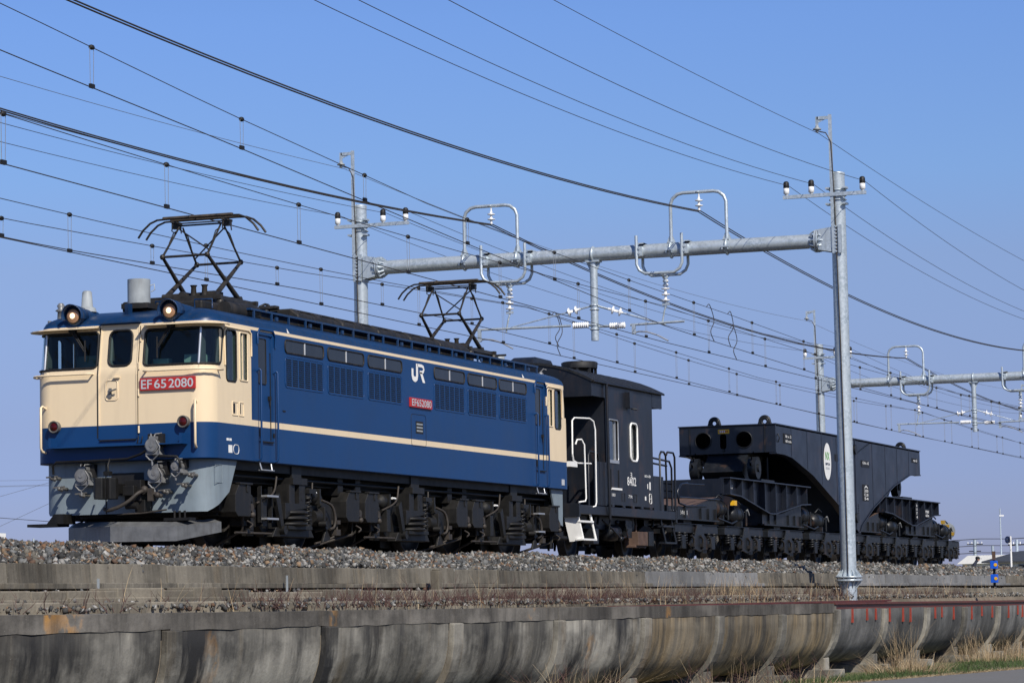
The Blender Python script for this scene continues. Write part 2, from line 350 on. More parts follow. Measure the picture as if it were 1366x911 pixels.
        for q in range(g):
            m = MB(); mp = {}
            for f, mi, sm in zip(s.f, s.m, s.sm):
                if of[find(f[0])] != q: continue
                for i in f:
                    if i not in mp: mp[i] = len(m.v); m.v.append(s.v[i])
                m.f.append([mp[i] for i in f]); m.m.append(mi); m.sm.append(sm)
            out.append(m)
        return out
    def build(s, name, mats, parent=None, bevel=0., kind=None, auto=False):
        if parent is not None and kind is None:
            ps = s.pieces()
            if ps:
                os_ = [p.build1(name, mats, parent, bevel, None, auto) for p in ps]; return os_[0]
        return s.build1(name, mats, parent, bevel, kind, auto)
    def build1(s, name, mats, parent=None, bevel=0., kind=None, auto=False):
        me = bpy.data.meshes.new(name); off = root_loc(parent) if parent else Vector((0, 0, 0))
        vs = s.v if off.length == 0 else [(x - off.x, y - off.y, z - off.z) for x, y, z in s.v]
        me.from_pydata(vs, [], s.f)
        for k in (mats if isinstance(mats, (list, tuple)) else [mats]): me.materials.append(M[k])
        me.polygons.foreach_set('material_index', s.m); me.polygons.foreach_set('use_smooth', s.sm); me.update()
        o = bpy.data.objects.new(name, me); COL.objects.link(o)
        if parent: o.parent = parent
        if auto:
            me.polygons.foreach_set('use_smooth', [True] * len(me.polygons)); me.set_sharp_from_angle(angle=R(35))
        if bevel:
            b = o.modifiers.new('bevel', 'BEVEL'); b.width = bevel; b.segments = 2; b.limit_method = 'ANGLE'; b.angle_limit = R(40)
        if kind: o['kind'] = kind
        return o
def rrect(x0, x1, y0, y1, r, n=4):
    P = []
    for cx, cy, a0 in ((x1 - r, y1 - r, 0), (x0 + r, y1 - r, 90), (x0 + r, y0 + r, 180), (x1 - r, y0 + r, 270)):
        P += [(cx + r * math.cos(R(a0 + 90 * i / n)), cy + r * math.sin(R(a0 + 90 * i / n))) for i in range(n + 1)]
    return P
def writing(name, s, O, U, V, w, h, mat, parent, depth=.004):
    """built-in font lettering as mesh: lower-left corner O, along U (width w), up V (height h)"""
    cu = bpy.data.curves.new(name, 'FONT'); cu.body = s; cu.size = 1; cu.resolution_u = 4; cu.offset = .012
    t = bpy.data.objects.new(name, cu); COL.objects.link(t); bpy.context.view_layer.update()
    me = bpy.data.meshes.new_from_object(t.evaluated_get(bpy.context.evaluated_depsgraph_get())); bpy.data.objects.remove(t)
    n = len(me.vertices); co = np.zeros(n * 3); me.vertices.foreach_get('co', co); co = co.reshape(-1, 3)
    if n == 0: return None
    lo = co.min(0); d = co.max(0) - lo; O, U, V = map(Vector, (O, U, V)); Nn = U.cross(V).normalized(); off = root_loc(parent)
    mb = MB()
    f = [list(p.vertices) for p in me.polygons]
    vs = [O + U * ((c[0] - lo[0]) / d[0] * w) + V * ((c[1] - lo[1]) / d[1] * h) + Nn * depth for c in co]
    mb.add(vs, f); bpy.data.meshes.remove(me)
    return mb.build(name, mat, parent)
def ribbon(mb, pts, wd, O, U, V, dep=.004):
    O, U, V = map(Vector, (O, U, V)); Nn = U.cross(V); L = []
    for i, p in enumerate(pts):
        a = Vector(pts[max(0, i - 1)]); b = Vector(pts[min(len(pts) - 1, i + 1)]); t = (b - a).normalized(); n = Vector((-t.y, t.x)); p = Vector(p)
        k = 1.
        if 0 < i < len(pts) - 1:
            t1 = (p - a).normalized(); k = 1 / max(.5, Vector((-t1.y, t1.x)).dot(n))
        L.append((p + n * wd / 2 * k, p - n * wd / 2 * k))
    vs = [O + U * q.x + V * q.y + Nn * dep for pr in L for q in pr]
    return mb.add(vs, [(2 * i, 2 * i + 1, 2 * i + 3, 2 * i + 2) for i in range(len(pts) - 1)])
def boolean_cut(o, cutters):
    for c in cutters:
        md = o.modifiers.new('cut', 'BOOLEAN'); md.object = c; md.operation = 'DIFFERENCE'; md.solver = 'EXACT'; md.material_mode = 'TRANSFER'
    bpy.context.view_layer.update()
    me = bpy.data.meshes.new_from_object(o.evaluated_get(bpy.context.evaluated_depsgraph_get()))
    o.modifiers.clear(); old = o.data; o.data = me; bpy.data.meshes.remove(old)
    for c in cutters: bpy.data.objects.remove(c)
def copy_tree(o, parent=None):
    c = o.copy(); COL.objects.link(c); c.parent = parent
    for ch in [x for x in bpy.data.objects if x.parent == o]: copy_tree(ch, c)
    return c

# ---------------------------------------------------------------- setting: ground, embankment, ballast
def structure(o): return tag(o, kind='structure')
g = MB(); g.add([(-1500, -300, -2.32), (1500, -300, -2.32), (1500, 2500, -2.32), (-1500, 2500, -2.32)], [(0, 1, 2, 3)])
structure(g.build('ground', 'field'))
e = MB(); e.prism([(5.0, -2.34), (4.25, -1.3), (4.02, -.90), (2.6, -.82), (2.55, -.45), (-7.2, -.45), (-9.5, -.8), (-12, -2.34)], 1, -60, 420)
structure(e.build('embankment', 'soil'))
b = MB(); prof = [(2.56, -.46), (2.56, -.37), (1.98, -.11), (1.72, -.10), (1.35, -.19), (-1.35, -.17), (-2, -.2), (-2.7, -.17), (-5.35, -.17), (-5.9, -.08), (-6.9, -.44)]
b.prism(prof, 1, -60, 420); structure(b.build('ballast_bed', 'gravelbed'))
def edge_x(y): return 7.36 + (y - 13.45) * .172
r = MB(); ys = [-60, -20, 0, 13, 21, 40, 80]
rv = []
for y in ys: rv += [(max(6.9, edge_x(y)) if y < 60 else 16, y, -2.305), (max(6.9, edge_x(y)) + 5.2 + max(0, y) * .1, y, -2.305)]
r.add(rv, [(2 * i, 2 * i + 1, 2 * i + 3, 2 * i + 2) for i in range(len(ys) - 1)]); structure(r.build('road', 'asphalt'))

OCT = np.array([(1, 0, 0), (-1, 0, 0), (0, 1, 0), (0, -1, 0), (0, 0, 1), (0, 0, -1)], float)
OCTF = np.array([(0, 2, 4), (2, 1, 4), (1, 3, 4), (3, 0, 4), (2, 0, 5), (1, 2, 5), (3, 1, 5), (0, 3, 5)])
CUB = np.array([(-1, -1, -1), (1, -1, -1), (1, 1, -1), (-1, 1, -1), (-1, -1, 1), (1, -1, 1), (1, 1, 1), (-1, 1, 1)], float) * .72
CUBF = np.array([(0, 2, 1), (0, 3, 2), (4, 5, 6), (4, 6, 7), (0, 1, 5), (0, 5, 4), (1, 2, 6), (1, 6, 5), (2, 3, 7), (2, 7, 6), (3, 0, 4), (3, 4, 7)])
def scatter_mesh(name, pos, size, cols, mat, flat=.75):
    """many angular stones in one mesh with a tint per stone"""
    n = len(pos); half = n // 2; VS = []; FS = []; CS = []; base = 0
    for shape, faces, sel in ((OCT, OCTF, slice(0, half)), (CUB, CUBF, slice(half, n))):
        p = pos[sel]; k = len(p)
        if not k: continue
        sc = size[sel][:, None] * RNG.uniform(.38, 1.4, (k, 3)) * np.array([1, 1, flat])
        V = shape[None] * sc[:, None, :] * RNG.uniform(.7, 1.25, (k, len(shape), 1)) + RNG.normal(0, .12, (k, len(shape), 3)) * size[sel][:, None, None]
        q = RNG.normal(size=(k, 4)); q /= np.linalg.norm(q, axis=1)[:, None]; a, x, y, z = q.T
        Rm = np.stack([1 - 2 * (y * y + z * z), 2 * (x * y - z * a), 2 * (x * z + y * a), 2 * (x * y + z * a), 1 - 2 * (x * x + z * z), 2 * (y * z - x * a), 2 * (x * z - y * a), 2 * (y * z + x * a), 1 - 2 * (x * x + y * y)], 1).reshape(k, 3, 3)
        V = np.einsum('kij,knj->kni', Rm, V) + p[:, None, :]
        VS.append(V.reshape(-1, 3)); FS.append((faces[None] + (np.arange(k) * len(shape))[:, None, None] + base).reshape(-1, 3)); CS.append(np.repeat(cols[sel], len(shape), 0)); base += k * len(shape)
    VS = np.concatenate(VS); FS = np.concatenate(FS); CS = np.concatenate(CS)
    me = bpy.data.meshes.new(name); me.vertices.add(len(VS)); me.vertices.foreach_set('co', VS.ravel())
    me.loops.add(FS.size); me.loops.foreach_set('vertex_index', FS.ravel().astype(np.int32)); me.polygons.add(len(FS))
    me.polygons.foreach_set('loop_start', np.arange(0, FS.size, 3, dtype=np.int32)); me.polygons.foreach_set('loop_total', np.full(len(FS), 3, np.int32))
    me.update(calc_edges=True)
    at = me.attributes.new('tint', 'FLOAT_COLOR', 'POINT'); at.data.foreach_set('color', np.concatenate([CS, np.ones((len(CS), 1))], 1).ravel())
    me.materials.append(M[mat]); o = bpy.data.objects.new(name, me); COL.objects.link(o); return o
def stone_cols(n, rust):
    pal = np.array([(.088, .095, .102), (.16, .165, .165), (.055, .057, .058), (.32, .315, .30), (.135, .125, .105), (.035, .037, .038)])
    c = pal[RNG.integers(0, len(pal), n)] * RNG.uniform(.75, 1.2, (n, 1))
    ru = np.array([(.155, .085, .048), (.105, .065, .045), (.235, .16, .10)])[RNG.integers(0, 3, n)]
    return np.where(RNG.random((n, 1)) < rust[:, None], ru * RNG.uniform(.7, 1.2, (n, 1)), c)
def surf(x): return np.interp(x, [1.0, 1.35, 1.72, 1.98, 2.56], [-.17, -.16, -.035, -.035, -.29])
P_ = []; S_ = []
for y0, y1, den, s0 in ((-14, 8, 1350, .037), (8, 32, 950, .042), (32, 62, 520, .053), (62, 110, 270, .068)):
    n = int((y1 - y0) * 1.5 * den * 1.25); x = RNG.uniform(1.15, 2.60, n); y = RNG.uniform(y0, y1, n)
    z = surf(x) + np.where(RNG.random(n) < .6, RNG.uniform(-.07, -.03, n), RNG.uniform(-.015, .04, n)) + .022 * np.sin(y * 2.3 + x * 3) + .02 * np.sin(y * .71)
    P_.append(np.stack([x, y, z], 1)); S_.append(s0 * RNG.uniform(.55, 1.3, n))
P_ = np.concatenate(P_); S_ = np.concatenate(S_); idx = RNG.permutation(len(P_)); P_ = P_[idx]; S_ = S_[idx]
rust = np.interp(P_[:, 0], [1.2, 2.0, 2.55], [.34, .20, .10]) * np.interp(P_[:, 1], [-14, 5, 30], [1.25, 1., .7])
tag(scatter_mesh('ballast', P_, S_, stone_cols(len(P_), rust), 'stone'), 'grey and rusty crushed stone ballast heaped along the track edge', 'ballast', kind='stuff')

def track(xc, label):
    t = thing('railway_track', label, 'track', (xc, 0, -.17))
    for s in (-1, 1):
        m = MB(); x = xc + s * .567
        m.prism([(x - .032, 0), (x + .032, 0), (x + .032, -.035), (x + .009, -.05), (x + .009, -.135), (x + .06, -.15), (x - .06, -.15), (x - .009, -.135), (x - .009, -.05), (x - .032, -.035)], 1, -60, 400)
        m.build('rail', 'rail', t)
    m = MB()
    for i in range(700):
        y = -58 + i * .62; m.prism([(xc - 1, -.155), (xc + 1, -.155), (xc + 1, -.19), (xc - 1, -.19)], 1, y, y + .2)
    m.build('sleepers', 'wall', t, kind='stuff')
track(0, 'railway track carrying the blue locomotive and black wagons'); track(-4, 'empty railway track behind the train')

# ---------------------------------------------------------------- electric locomotive
loco = thing('electric_locomotive', 'blue and cream electric locomotive with two raised pantographs and red number plates', 'locomotive')
def outline(hw, y0, y1, r, n=7):
    P = []
    for cx, cy, a0 in ((hw - r, y0 + r, -90), (hw - r, y1 - r, 0), (-hw + r, y1 - r, 90), (-hw + r, y0 + r, 180)):
        P += [(cx + r * math.cos(R(a0 + 90 * i / n)), cy + r * math.sin(R(a0 + 90 * i / n))) for i in range(n + 1)]
    return P
CR = .30
def rake(z): return max(0., (z - 2.5) / .75 * .12)
def fpos(t, z, out=0., hw=1.4, y0=None, r=CR):
    """point on the front outline, t = arc length from the middle (+ to the near side)"""
    y0 = (-.15 + rake(z)) if y0 is None else y0
    s = 1 if t >= 0 else -1; a = abs(t); L = hw - r; q = PI / 2 * r
    if a <= L: p = (a, y0); n = (0, -1)
    elif a <= L + q: th = (a - L) / r; p = (L + r * math.sin(th), y0 + r - r * math.cos(th)); n = (math.sin(th), -math.cos(th))
    else: p = (hw, y0 + r + a - L - q); n = (1, 0)
    return Vector((s * (p[0] + n[0] * out), p[1] + n[1] * out, z))
TC = 1.1 + PI / 2 * CR      # arc length where the side begins
rings = [(1.28, 0, 0), (1.30, 0, 0), (1.9, 0, 0), (2.5, 0, 0), (2.9, 0, 0), (3.17, 0, 0), (3.255, 0, 0), (3.31, .02, .04), (3.35, .06, .10), (3.39, .12, .20), (3.43, .24, .36), (3.475, .45, .6), (3.52, .8, 1.0), (3.545, 1.15, 1.4)]
m = MB(); n0 = None; vs = []
for z, d, e in rings:
    k = rake(min(z, 3.25)) + e
    o = outline(1.4 - d, -.15 + k, 15.45 - k, max(CR - d * .3, .12)); n0 = len(o); vs += [(x, y, z) for x, y in o]
fs = [(k * n0 + i, k * n0 + (i + 1) % n0, (k + 1) * n0 + (i + 1) % n0, (k + 1) * n0 + i) for k in range(len(rings) - 1) for i in range(n0)]
fs += [tuple(range(n0))[::-1], tuple(range((len(rings) - 1) * n0, len(rings) * n0))]
m.add(vs, fs); 
for i, f in enumerate(m.f):
    m.sm[i] = i < (len(rings) - 1) * n0
body = m.build('body', ['body', 'roofblue'], loco)
for p in body.data.polygons:
    if p.center.z > 3.256: p.material_index = 1
# cab windows, cab interior and door recesses are really cut out
WZ0, WZ1 = 2.62, 3.135
mir = lambda y: 15.3 - y
cutA = MB(); cutB = MB()
for fl in (False, True):
    Y = (lambda y: 15.3 - y) if fl else (lambda y: y)
    cutA.box(-1.28, 1.28, Y(.10), Y(1.28), 2.0, 3.20)
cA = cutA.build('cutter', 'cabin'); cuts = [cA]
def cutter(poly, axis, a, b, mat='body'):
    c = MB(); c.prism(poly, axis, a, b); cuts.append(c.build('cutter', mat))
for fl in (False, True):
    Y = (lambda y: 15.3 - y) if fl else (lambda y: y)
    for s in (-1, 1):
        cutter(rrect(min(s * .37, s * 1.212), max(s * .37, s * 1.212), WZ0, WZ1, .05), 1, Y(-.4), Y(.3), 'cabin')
        # wrap-round corner pane
        pl = [(s * 1.235, Y(-.4)), (s * 1.235, Y(.2)), (s * 1.6, Y(.2)), (s * 1.6, Y(-.4))]
        cutter(pl, 2, WZ0 + .005, WZ1 - .005, 'cabin')
    cutter(rrect(-.19, .17, 2.635, 3.145, .09), 1, Y(-.4), Y(.3), 'cabin')
    for s in (-1, 1):
        X = sorted((s * 1.2, s * 1.6))
        for a, b, z0, z1 in ((.41, .745, 2.40, 3.13), (.86, 1.125, 2.43, 3.12)):
            cutter(rrect(min(Y(a), Y(b)), max(Y(a), Y(b)), z0, z1, .06 if a < .5 else .03), 0, *X, 'cabin')
for y0 in (1.5, 13.49):
    for s in (-1, 1): cutter(rrect(y0, y0 + .5, 1.58, 3.15, .03), 0, *sorted((s * 1.365, s * 1.6)))
boolean_cut(body, cuts)
wn = body.modifiers.new('normals', 'WEIGHTED_NORMAL'); wn.mode = 'FACE_AREA'; wn.weight = 60
# glazing, frames
def frame_loop(mb, pts, r=.013): mb.tube(pts, r, 6, closed=True)
gl = MB(); fr = MB()
def front_pane(t0, t1, z0, z1, rr=.06):
    P = rrect(t0, t1, z0, z1, rr); return [fpos(t, z, .004) for t, z in P]
def pane_strip(mb, t0, t1, z0, z1, out, k=10):
    ts = [t0 + (t1 - t0) * i / k for i in range(k + 1)]; vs = [fpos(t, z, out) for t in ts for z in (z0, z1)]
    if (t1 > t0) : f = [(2 * i, 2 * i + 2, 2 * i + 3, 2 * i + 1) for i in range(k)]
    mb.add(vs, f)
def dense(P, k=5):
    out = []
    for i in range(len(P)):
        a, b_ = P[i], P[(i + 1) % len(P)]; n = max(1, int(math.dist(a, b_) / .06)); out += [(a[0] + (b_[0] - a[0]) * j / n, a[1] + (b_[1] - a[1]) * j / n) for j in range(n)]
    return out
TE = TC + .055
for s in (-1, 1):
    t0, t1 = sorted((s * .37, s * TE)); g_ = MB(); pane_strip(g_, t0, t1, WZ0, WZ1, -.012, 16)
    wd = g_.build('windscreen', 'glass', loco)
    f_ = MB(); frame_loop(f_, [fpos(t, z, .004) for t, z in dense(rrect(t0, t1, WZ0, WZ1, .06))], .016); f_.build('rubber_frame', 'black', wd)
    p_ = MB(); p_.tube([fpos(s * 1.225, WZ0, .0), fpos(s * 1.225, WZ1, .0)], .02, 6); p_.build('window_post', 'alu', wd)
g_ = MB(); pane_strip(g_, -.19, .17, 2.64, 3.14, -.012, 2); wd = g_.build('door_window', 'glass', loco)
f_ = MB(); frame_loop(f_, [fpos(t, z, .003) for t, z in dense(rrect(-.19, .17, 2.635, 3.145, .09))], .016); f_.build('rubber_frame', 'black', wd)
for fl in (False, True):
    Y = (lambda y: 15.3 - y) if fl else (lambda y: y)
    for s in (1, -1):
        for a, b_, z0, z1, rr in ((.41, .745, 2.40, 3.13, .06), (.86, 1.125, 2.43, 3.12, .03)):
            q = MB(); q.prism(rrect(min(Y(a), Y(b_)), max(Y(a), Y(b_)), z0, z1, rr), 0, s * 1.378, s * 1.384); wd = q.build('cab_side_window', 'glass', loco)
            f_ = MB(); frame_loop(f_, [(s * 1.402, y, z) for y, z in rrect(min(Y(a), Y(b_)), max(Y(a), Y(b_)), z0, z1, rr)], .013)
            if a > .5: f_.box(s * 1.37, s * 1.395, Y(.98), Y(1.0), z0, z1)
            f_.build('window_frame', 'black' if a < .5 else 'cream', wd)
    q = MB(); y0, y1 = sorted((Y(.30), Y(1.30)))
    q.tube([(1.412, y, z) for y, z in ((Y(.36), 2.62), (Y(.34), 3.10), (Y(.40), 3.165), (Y(1.15), 3.165), (Y(1.235), 3.13), (Y(1.24), 2.80))], .013, 6); q.build('window_gutter', 'cream', loco)
# rear windscreens (seen edge-on)
q = MB()
for s in (-1, 1): q.box(s * .37, s * 1.16, 15.36, 15.37, WZ0, WZ1)
q.build('rear_windscreen', 'glass', loco)
# cab interior
q = MB(); q.box(-1.25, -.9, .9, 1.25, 2.01, 2.9).box(.25, 1.2, .14, .50, 2.01, 2.66).box(-1.2, -.3, .14, .42, 2.01, 2.62).box(.35, .6, .2, .32, 2.66, 2.74).box(.85, 1.15, .18, .40, 2.66, 2.78); q.build('driver_desk', 'desk', loco, bevel=.01)
q = MB(); q.box(.5, .95, .85, .95, 2.2, 2.85).box(.5, .95, .6, .95, 2.2, 2.3); q.build('driver_seat', 'black', loco, bevel=.02)
# through door on the nose
q = MB()
for x0, x1, z0, z1 in ((-.335, -.318, 1.60, 3.24), (.265, .282, 1.60, 3.24)):
    q.add([(x0, -.162 + rake(z), z) if i == 0 else (x1, -.162 + rake(z), z) for z in (z0, 2.5, z1) for i in (0, 1)] + [(x0, -.145 + rake(z), z) if i == 0 else (x1, -.145 + rake(z), z) for z in (z0, 2.5, z1) for i in (0, 1)],
          [(0, 1, 3, 2), (2, 3, 5, 4), (6, 8, 9, 7), (8, 10, 11, 9), (0, 2, 8, 6), (2, 4, 10, 8), (1, 7, 9, 3), (3, 9, 11, 5)])
door = q.build('nose_door', 'body', loco)
q = MB()
for x0, x1 in ((-.357, -.336), (.283, .295)):
    q.add([(x, -.157 + rake(z), z) for z in (1.62, 2.5, 3.2) for x in (x0, x1)], [(0, 1, 3, 2), (2, 3, 5, 4)])
q.build('door_gap', 'roofgear', door)
q = MB(); q.box(-.315, .262, -.175, -.148, 1.575, 1.592); q.mat(1).box(-.35, .30, -.12, .02, 3.245, 3.262); q.build('door_sill', ['black', 'roofblue'], door)
q = MB(); P = rrect(-.22, -.03, 2.15, 2.43, .04); q.tube([(x, -.152, z) for x, z in P], .010, 6, closed=True); q.mat(1).box(-.205, -.045, -.1525, -.149, 2.165, 2.415)
q.mat(2).cyl((-.14, -.15, 2.27), (-.14, -.21, 2.27), .022, 8).tube([(-.14, -.205, 2.27), (-.02, -.215, 2.30)], .012, 6).box(-.16, -.12, -.18, -.15, 2.19, 2.32); q.build('door_handle', ['cream', 'cream', 'jumper'], door)
q = MB()
for z in (1.72, 2.24, 2.62, 3.02): q.cyl((.305, -.165 + rake(z), z - .05), (.305, -.165 + rake(z), z + .05), .014, 6)
q.build('door_hinge', 'cream', door)
q = MB(); q.box(-.09, .01, -.19, -.148, 2.46, 2.475); q.build('door_catch', 'cream', door)
# number plate on the nose
q = MB(); q.box(.335, 1.20, -.186, -.15, 2.262, 2.435); pl = q.build('number_plate', 'red', loco, bevel=.004)
for sx, (ox, ww, tx) in enumerate(((.36, .17, 'EF'), (.565, .19, '65'), (.79, .385, '2080'))):
    writing('plate_lettering', tx, (ox, -.187, 2.285), (1, 0, 0), (0, 0, 1), ww, .128, 'silver', pl)
# visors, sill rails, grab handles
for s in (-1, 1):
    q = MB(); ts = [s * (.36 + (TC + .10 - .36) * i / 14) for i in range(15)]
    vs = []
    for t in ts:
        k = abs(t); pr = .19 if k < TC - .1 else .19 - (k - TC + .1) * .55
        for o_, z in ((-.01, 3.225), (pr, 3.19), (pr, 3.178), (-.01, 3.205)): vs.append(fpos(t, z, o_, y0=-.03))
    fs = [(4 * i + j, 4 * i + (j + 1) % 4, 4 * i + 4 + (j + 1) % 4, 4 * i + 4 + j) for i in range(14) for j in range(4)] + [(0, 1, 2, 3), (56, 57, 58, 59)]
    if s < 0: fs = [f[::-1] for f in fs]
    q.add(vs, fs); q.build('sun_visor', 'cream', loco)
    q = MB(); ts = [s * (.42 + (TC - .02 - .42) * i / 12) for i in range(13)]
    q.tube([fpos(ts[0], 2.535, .0)] + [fpos(t, 2.535, .085) for t in ts] + [fpos(ts[-1], 2.535, .0)], .016, 6)
    q.build('sill_rail', 'cream', loco)
    q = MB(); x = s * 1.19
    q.tube([fpos(x, 2.07, 0), fpos(x, 2.10, .07), fpos(x, 2.08, .10), fpos(x, 1.50, .10), fpos(x, 1.455, .07), fpos(x, 1.44, 0)], .018, 8); q.build('grab_handle', 'cream', loco)
    # tail lamp
    q = MB(); c = s * 1.02
    q.loft([((c, -.15, 1.80), .085), ((c, -.20, 1.80), .085), ((c, -.215, 1.80), .07)], 18).mat(1).loft([((c, -.21, 1.80), .066), ((c, -.225, 1.80), .05), ((c, -.235, 1.80), .01)], 16).mat(0).tube([(c + .078 * math.cos(2 * PI * i / 20), -.22, 1.80 + .078 * math.sin(2 * PI * i / 20)) for i in range(20)], .012, 6, closed=True); q.build('tail_lamp', ['jumperdark', 'lens_red'], loco)
    # headlamp
    q = MB(); c = s * .765; y0 = .0; z = 3.385
    q.loft([((c, .55, z), .12), ((c, .12, z), .135), ((c, -.06, z), .135), ((c, -.075, z), .125)], 20, cap=True)
    hl = q.build('headlamp', 'roofblue', loco)
    q = MB(); q.loft([((c, -.076, z), .118), ((c, -.09, z), .112), ((c, -.095, z), .095)], 20, cap=True); q.build('lamp_rim', 'black', hl)
    q = MB(); q.loft([((c, -.096, z), .098), ((c, -.105, z), .085), ((c, -.113, z), .05), ((c, -.116, z), .01)], 20); q.build('lamp_lens', 'lamprim', hl)
    q = MB(); q.loft([((c, -.1165, z), .042), ((c, -.122, z), .034), ((c, -.125, z), .008)], 12); q.build('lamp_bulb', 'lamp', hl)
    q = MB(); n = 12; vs = []
    for i in range(n + 1):
        a = R(-15 + 210 * i / n)
        for rr, yy in ((.15, .1), (.165, -.20 + .05 * abs(math.cos(a))), (.155, -.20 + .05 * abs(math.cos(a))), (.14, .1)): vs.append((c + rr * math.cos(a), yy, z + rr * math.sin(a)))
    q.add(vs, [(4 * i + j, 4 * i + 4 + j, 4 * i + 4 + (j + 1) % 4, 4 * i + (j + 1) % 4) for i in range(n) for j in range(4)], True); q.build('lamp_hood', 'roofblue', hl)
    # wiper
    q = MB(); a = fpos(s * .78 - .0, 3.17, .05); k = fpos(s * .78 - .19 * (1 if s > 0 else -1.2), 2.86, .05)
    for d in (-.018, .018): q.tube([a + Vector((d, 0, 0)), k + Vector((d * .6, 0, 0))], .012, 5)
    q.tube([k + Vector((0, 0, .16)), k + Vector((.0, 0, -.14))], .013, 5); q.box(a.x - .05, a.x + .05, a.y - .02, a.y + .05, 3.15, 3.19); q.build('wiper', 'black', loco)
# blue step ledge and pipes on the nose
q = MB(); q.box(-1.06, 1.06, -.34, -.15, 1.487, 1.503).box(-1.06, -1.02, -.30, -.15, 1.50, 1.64).box(1.00, 1.04, -.30, -.15, 1.50, 1.64); q.build('nose_step', 'body', loco)
q = MB(); q.tube([(-.98, -.30, 1.12), (-.98, -.32, 1.24), (-.92, -.33, 1.29), (-.4, -.33, 1.29), (.2, -.33, 1.30), (.42, -.34, 1.36), (.5, -.35, 1.40)], .018, 6).tube([(.62, -.33, 1.33), (.98, -.33, 1.31), (1.02, -.33, 1.25), (1.02, -.30, 1.15)], .018, 6).tube([(.30, -.16, 1.62), (.30, -.2, 1.52), (.36, -.2, 1.52), (.36, -.16, 1.62)], .008, 5); q.build('brake_pipe', 'under', loco)
# skirt
HW2 = 1.34
def spos(t, z, o=0): return fpos(t, z, o, hw=HW2, y0=-.01)
T2 = HW2 - CR + PI / 2 * CR
cols = [0, .3, .6, .9, 1.03, 1.1, 1.18, 1.27, 1.36, 1.45, T2, T2 + .1, T2 + .22, T2 + .31, T2 + .44, T2 + .57]
def sbot(a):
    return .545 if a < 1.27 else float(np.interp(a, [1.27, T2, T2 + .31, T2 + .57], [.545, .66, .83, 1.272]))
for s in (1,):
    q = MB(); ts = [-c for c in cols[::-1]] + cols[1:]; vs = []
    for t in ts:
        for o_, z in ((0, 1.278), (0, sbot(abs(t))), (-.03, sbot(abs(t))), (-.03, 1.278)): vs.append(spos(t, z, o_))
    n = len(ts); q.add(vs, [(4 * i + j, 4 * i + (j + 1) % 4, 4 * i + 4 + (j + 1) % 4, 4 * i + 4 + j) for i in range(n - 1) for j in range(4)] + [(0, 1, 2, 3), (4 * n - 4, 4 * n - 3, 4 * n - 2, 4 * n - 1)])
    q.f = [f[::-1] for f in q.f]
    skirt = q.build('front_skirt', 'skirt', loco, auto=True)
q = MB(); y = -.013
for x0, x1 in ((-.30, -.29), (.42, .43)): q.box(x0, x1, y - .01, y, .55, 1.27)
q.box(.93 + .62, .93 + .63, .1, .1, 1, 1)
for x, z in ((.05, 1.0),): q.box(-.2, .30, y - .012, y, .80, 1.12)
q.build('skirt_opening', 'black', skirt)
for dx in (0,):
    q = MB(); q.tube([(HW2 + .003, yy, zz) for yy, zz in ((.14, 1.2), (.36, 1.2), (.36, .95), (.14, .95))], .005, 4, closed=True); q.build('access_cover', 'skirt', skirt)
q = MB()
for t in (-.95, .1, 1.0):
    q.box(t - .01, t + .01, -.115, -.11, .6, 1.2)
# jumper couplers
for (x, z, r_) in ((.60, 1.475, .10), (-.55, 1.085, .10), (.60, 1.085, .10), (.93, 1.17, .068)):
    q = MB(); yb = -.15 if z > 1.3 else -.01; yf = -.36 if z > 1.3 else -.29
    q.mat(1).box(x - r_ * 1.15, x + r_ * 1.15, yb - .10, yb, z - r_ * .2, z + r_ * 1.7)
    q.mat(0).loft([((x, yb, z), r_ * .85), ((x, yf + .05, z), r_ * .9), ((x, yf + .03, z), r_ * 1.02), ((x, yf, z), r_ * 1.02)], 22).cyl((x, yf, z), (x, yf - .012, z), r_ * .86, 22).cyl((x, yf - .012, z), (x, yf - .02, z), r_ * .3, 10)
    q.prism([(x - r_ * .72, z - r_ * .4), (x + r_ * .72, z - r_ * .4), (x + r_ * 1.12, z - r_ * 1.3), (x - r_ * 1.12, z - r_ * 1.3)], 1, yf + .02, yb)
    q.box(x - r_ * .5, x + r_ * .5, yf + .02, yb, z + r_ * .85, z + r_ * 1.3).box(x - r_ * 1.25, x - r_ * .9, yf + .04, yf + .09, z - r_ * .25, z + r_ * .05)
    q.tube([(x - r_ * .2, yf + .03, z + r_ * 1.2), (x - r_ * .3, yf + .05, z + r_ * 1.6), (x - r_ * .9, yb - .05, z + r_ * 1.75)], .010, 5).tube([(x + r_ * .3, yf + .03, z + r_ * 1.2), (x + r_ * .35, yf + .05, z + r_ * 1.6), (x + r_ * .8, yb - .05, z + r_ * 1.75)], .010, 5)
    q.tube([(x + r_ * .7, yf, z + r_ * .7), (x + r_ * 1.25, yf - .0, z - r_ * .2), (x + r_ * 1.2, yf, z - r_ * 1.2), (x + r_ * .3, yf, z - r_ * 2.0), (x, yf + .02, z - r_ * 2.1), (x - r_ * .3, yf, z - r_ * 2.0), (x - r_ * .9, yf, z - r_ * 1.4)], .012, 5)
    q.cyl((x, yf + .02, z - r_ * 2.0), (x, yf + .02, z - r_ * 2.8), .016, 6)
    q.build('jumper_coupling', ['jumper', 'black'], loco, bevel=.003)
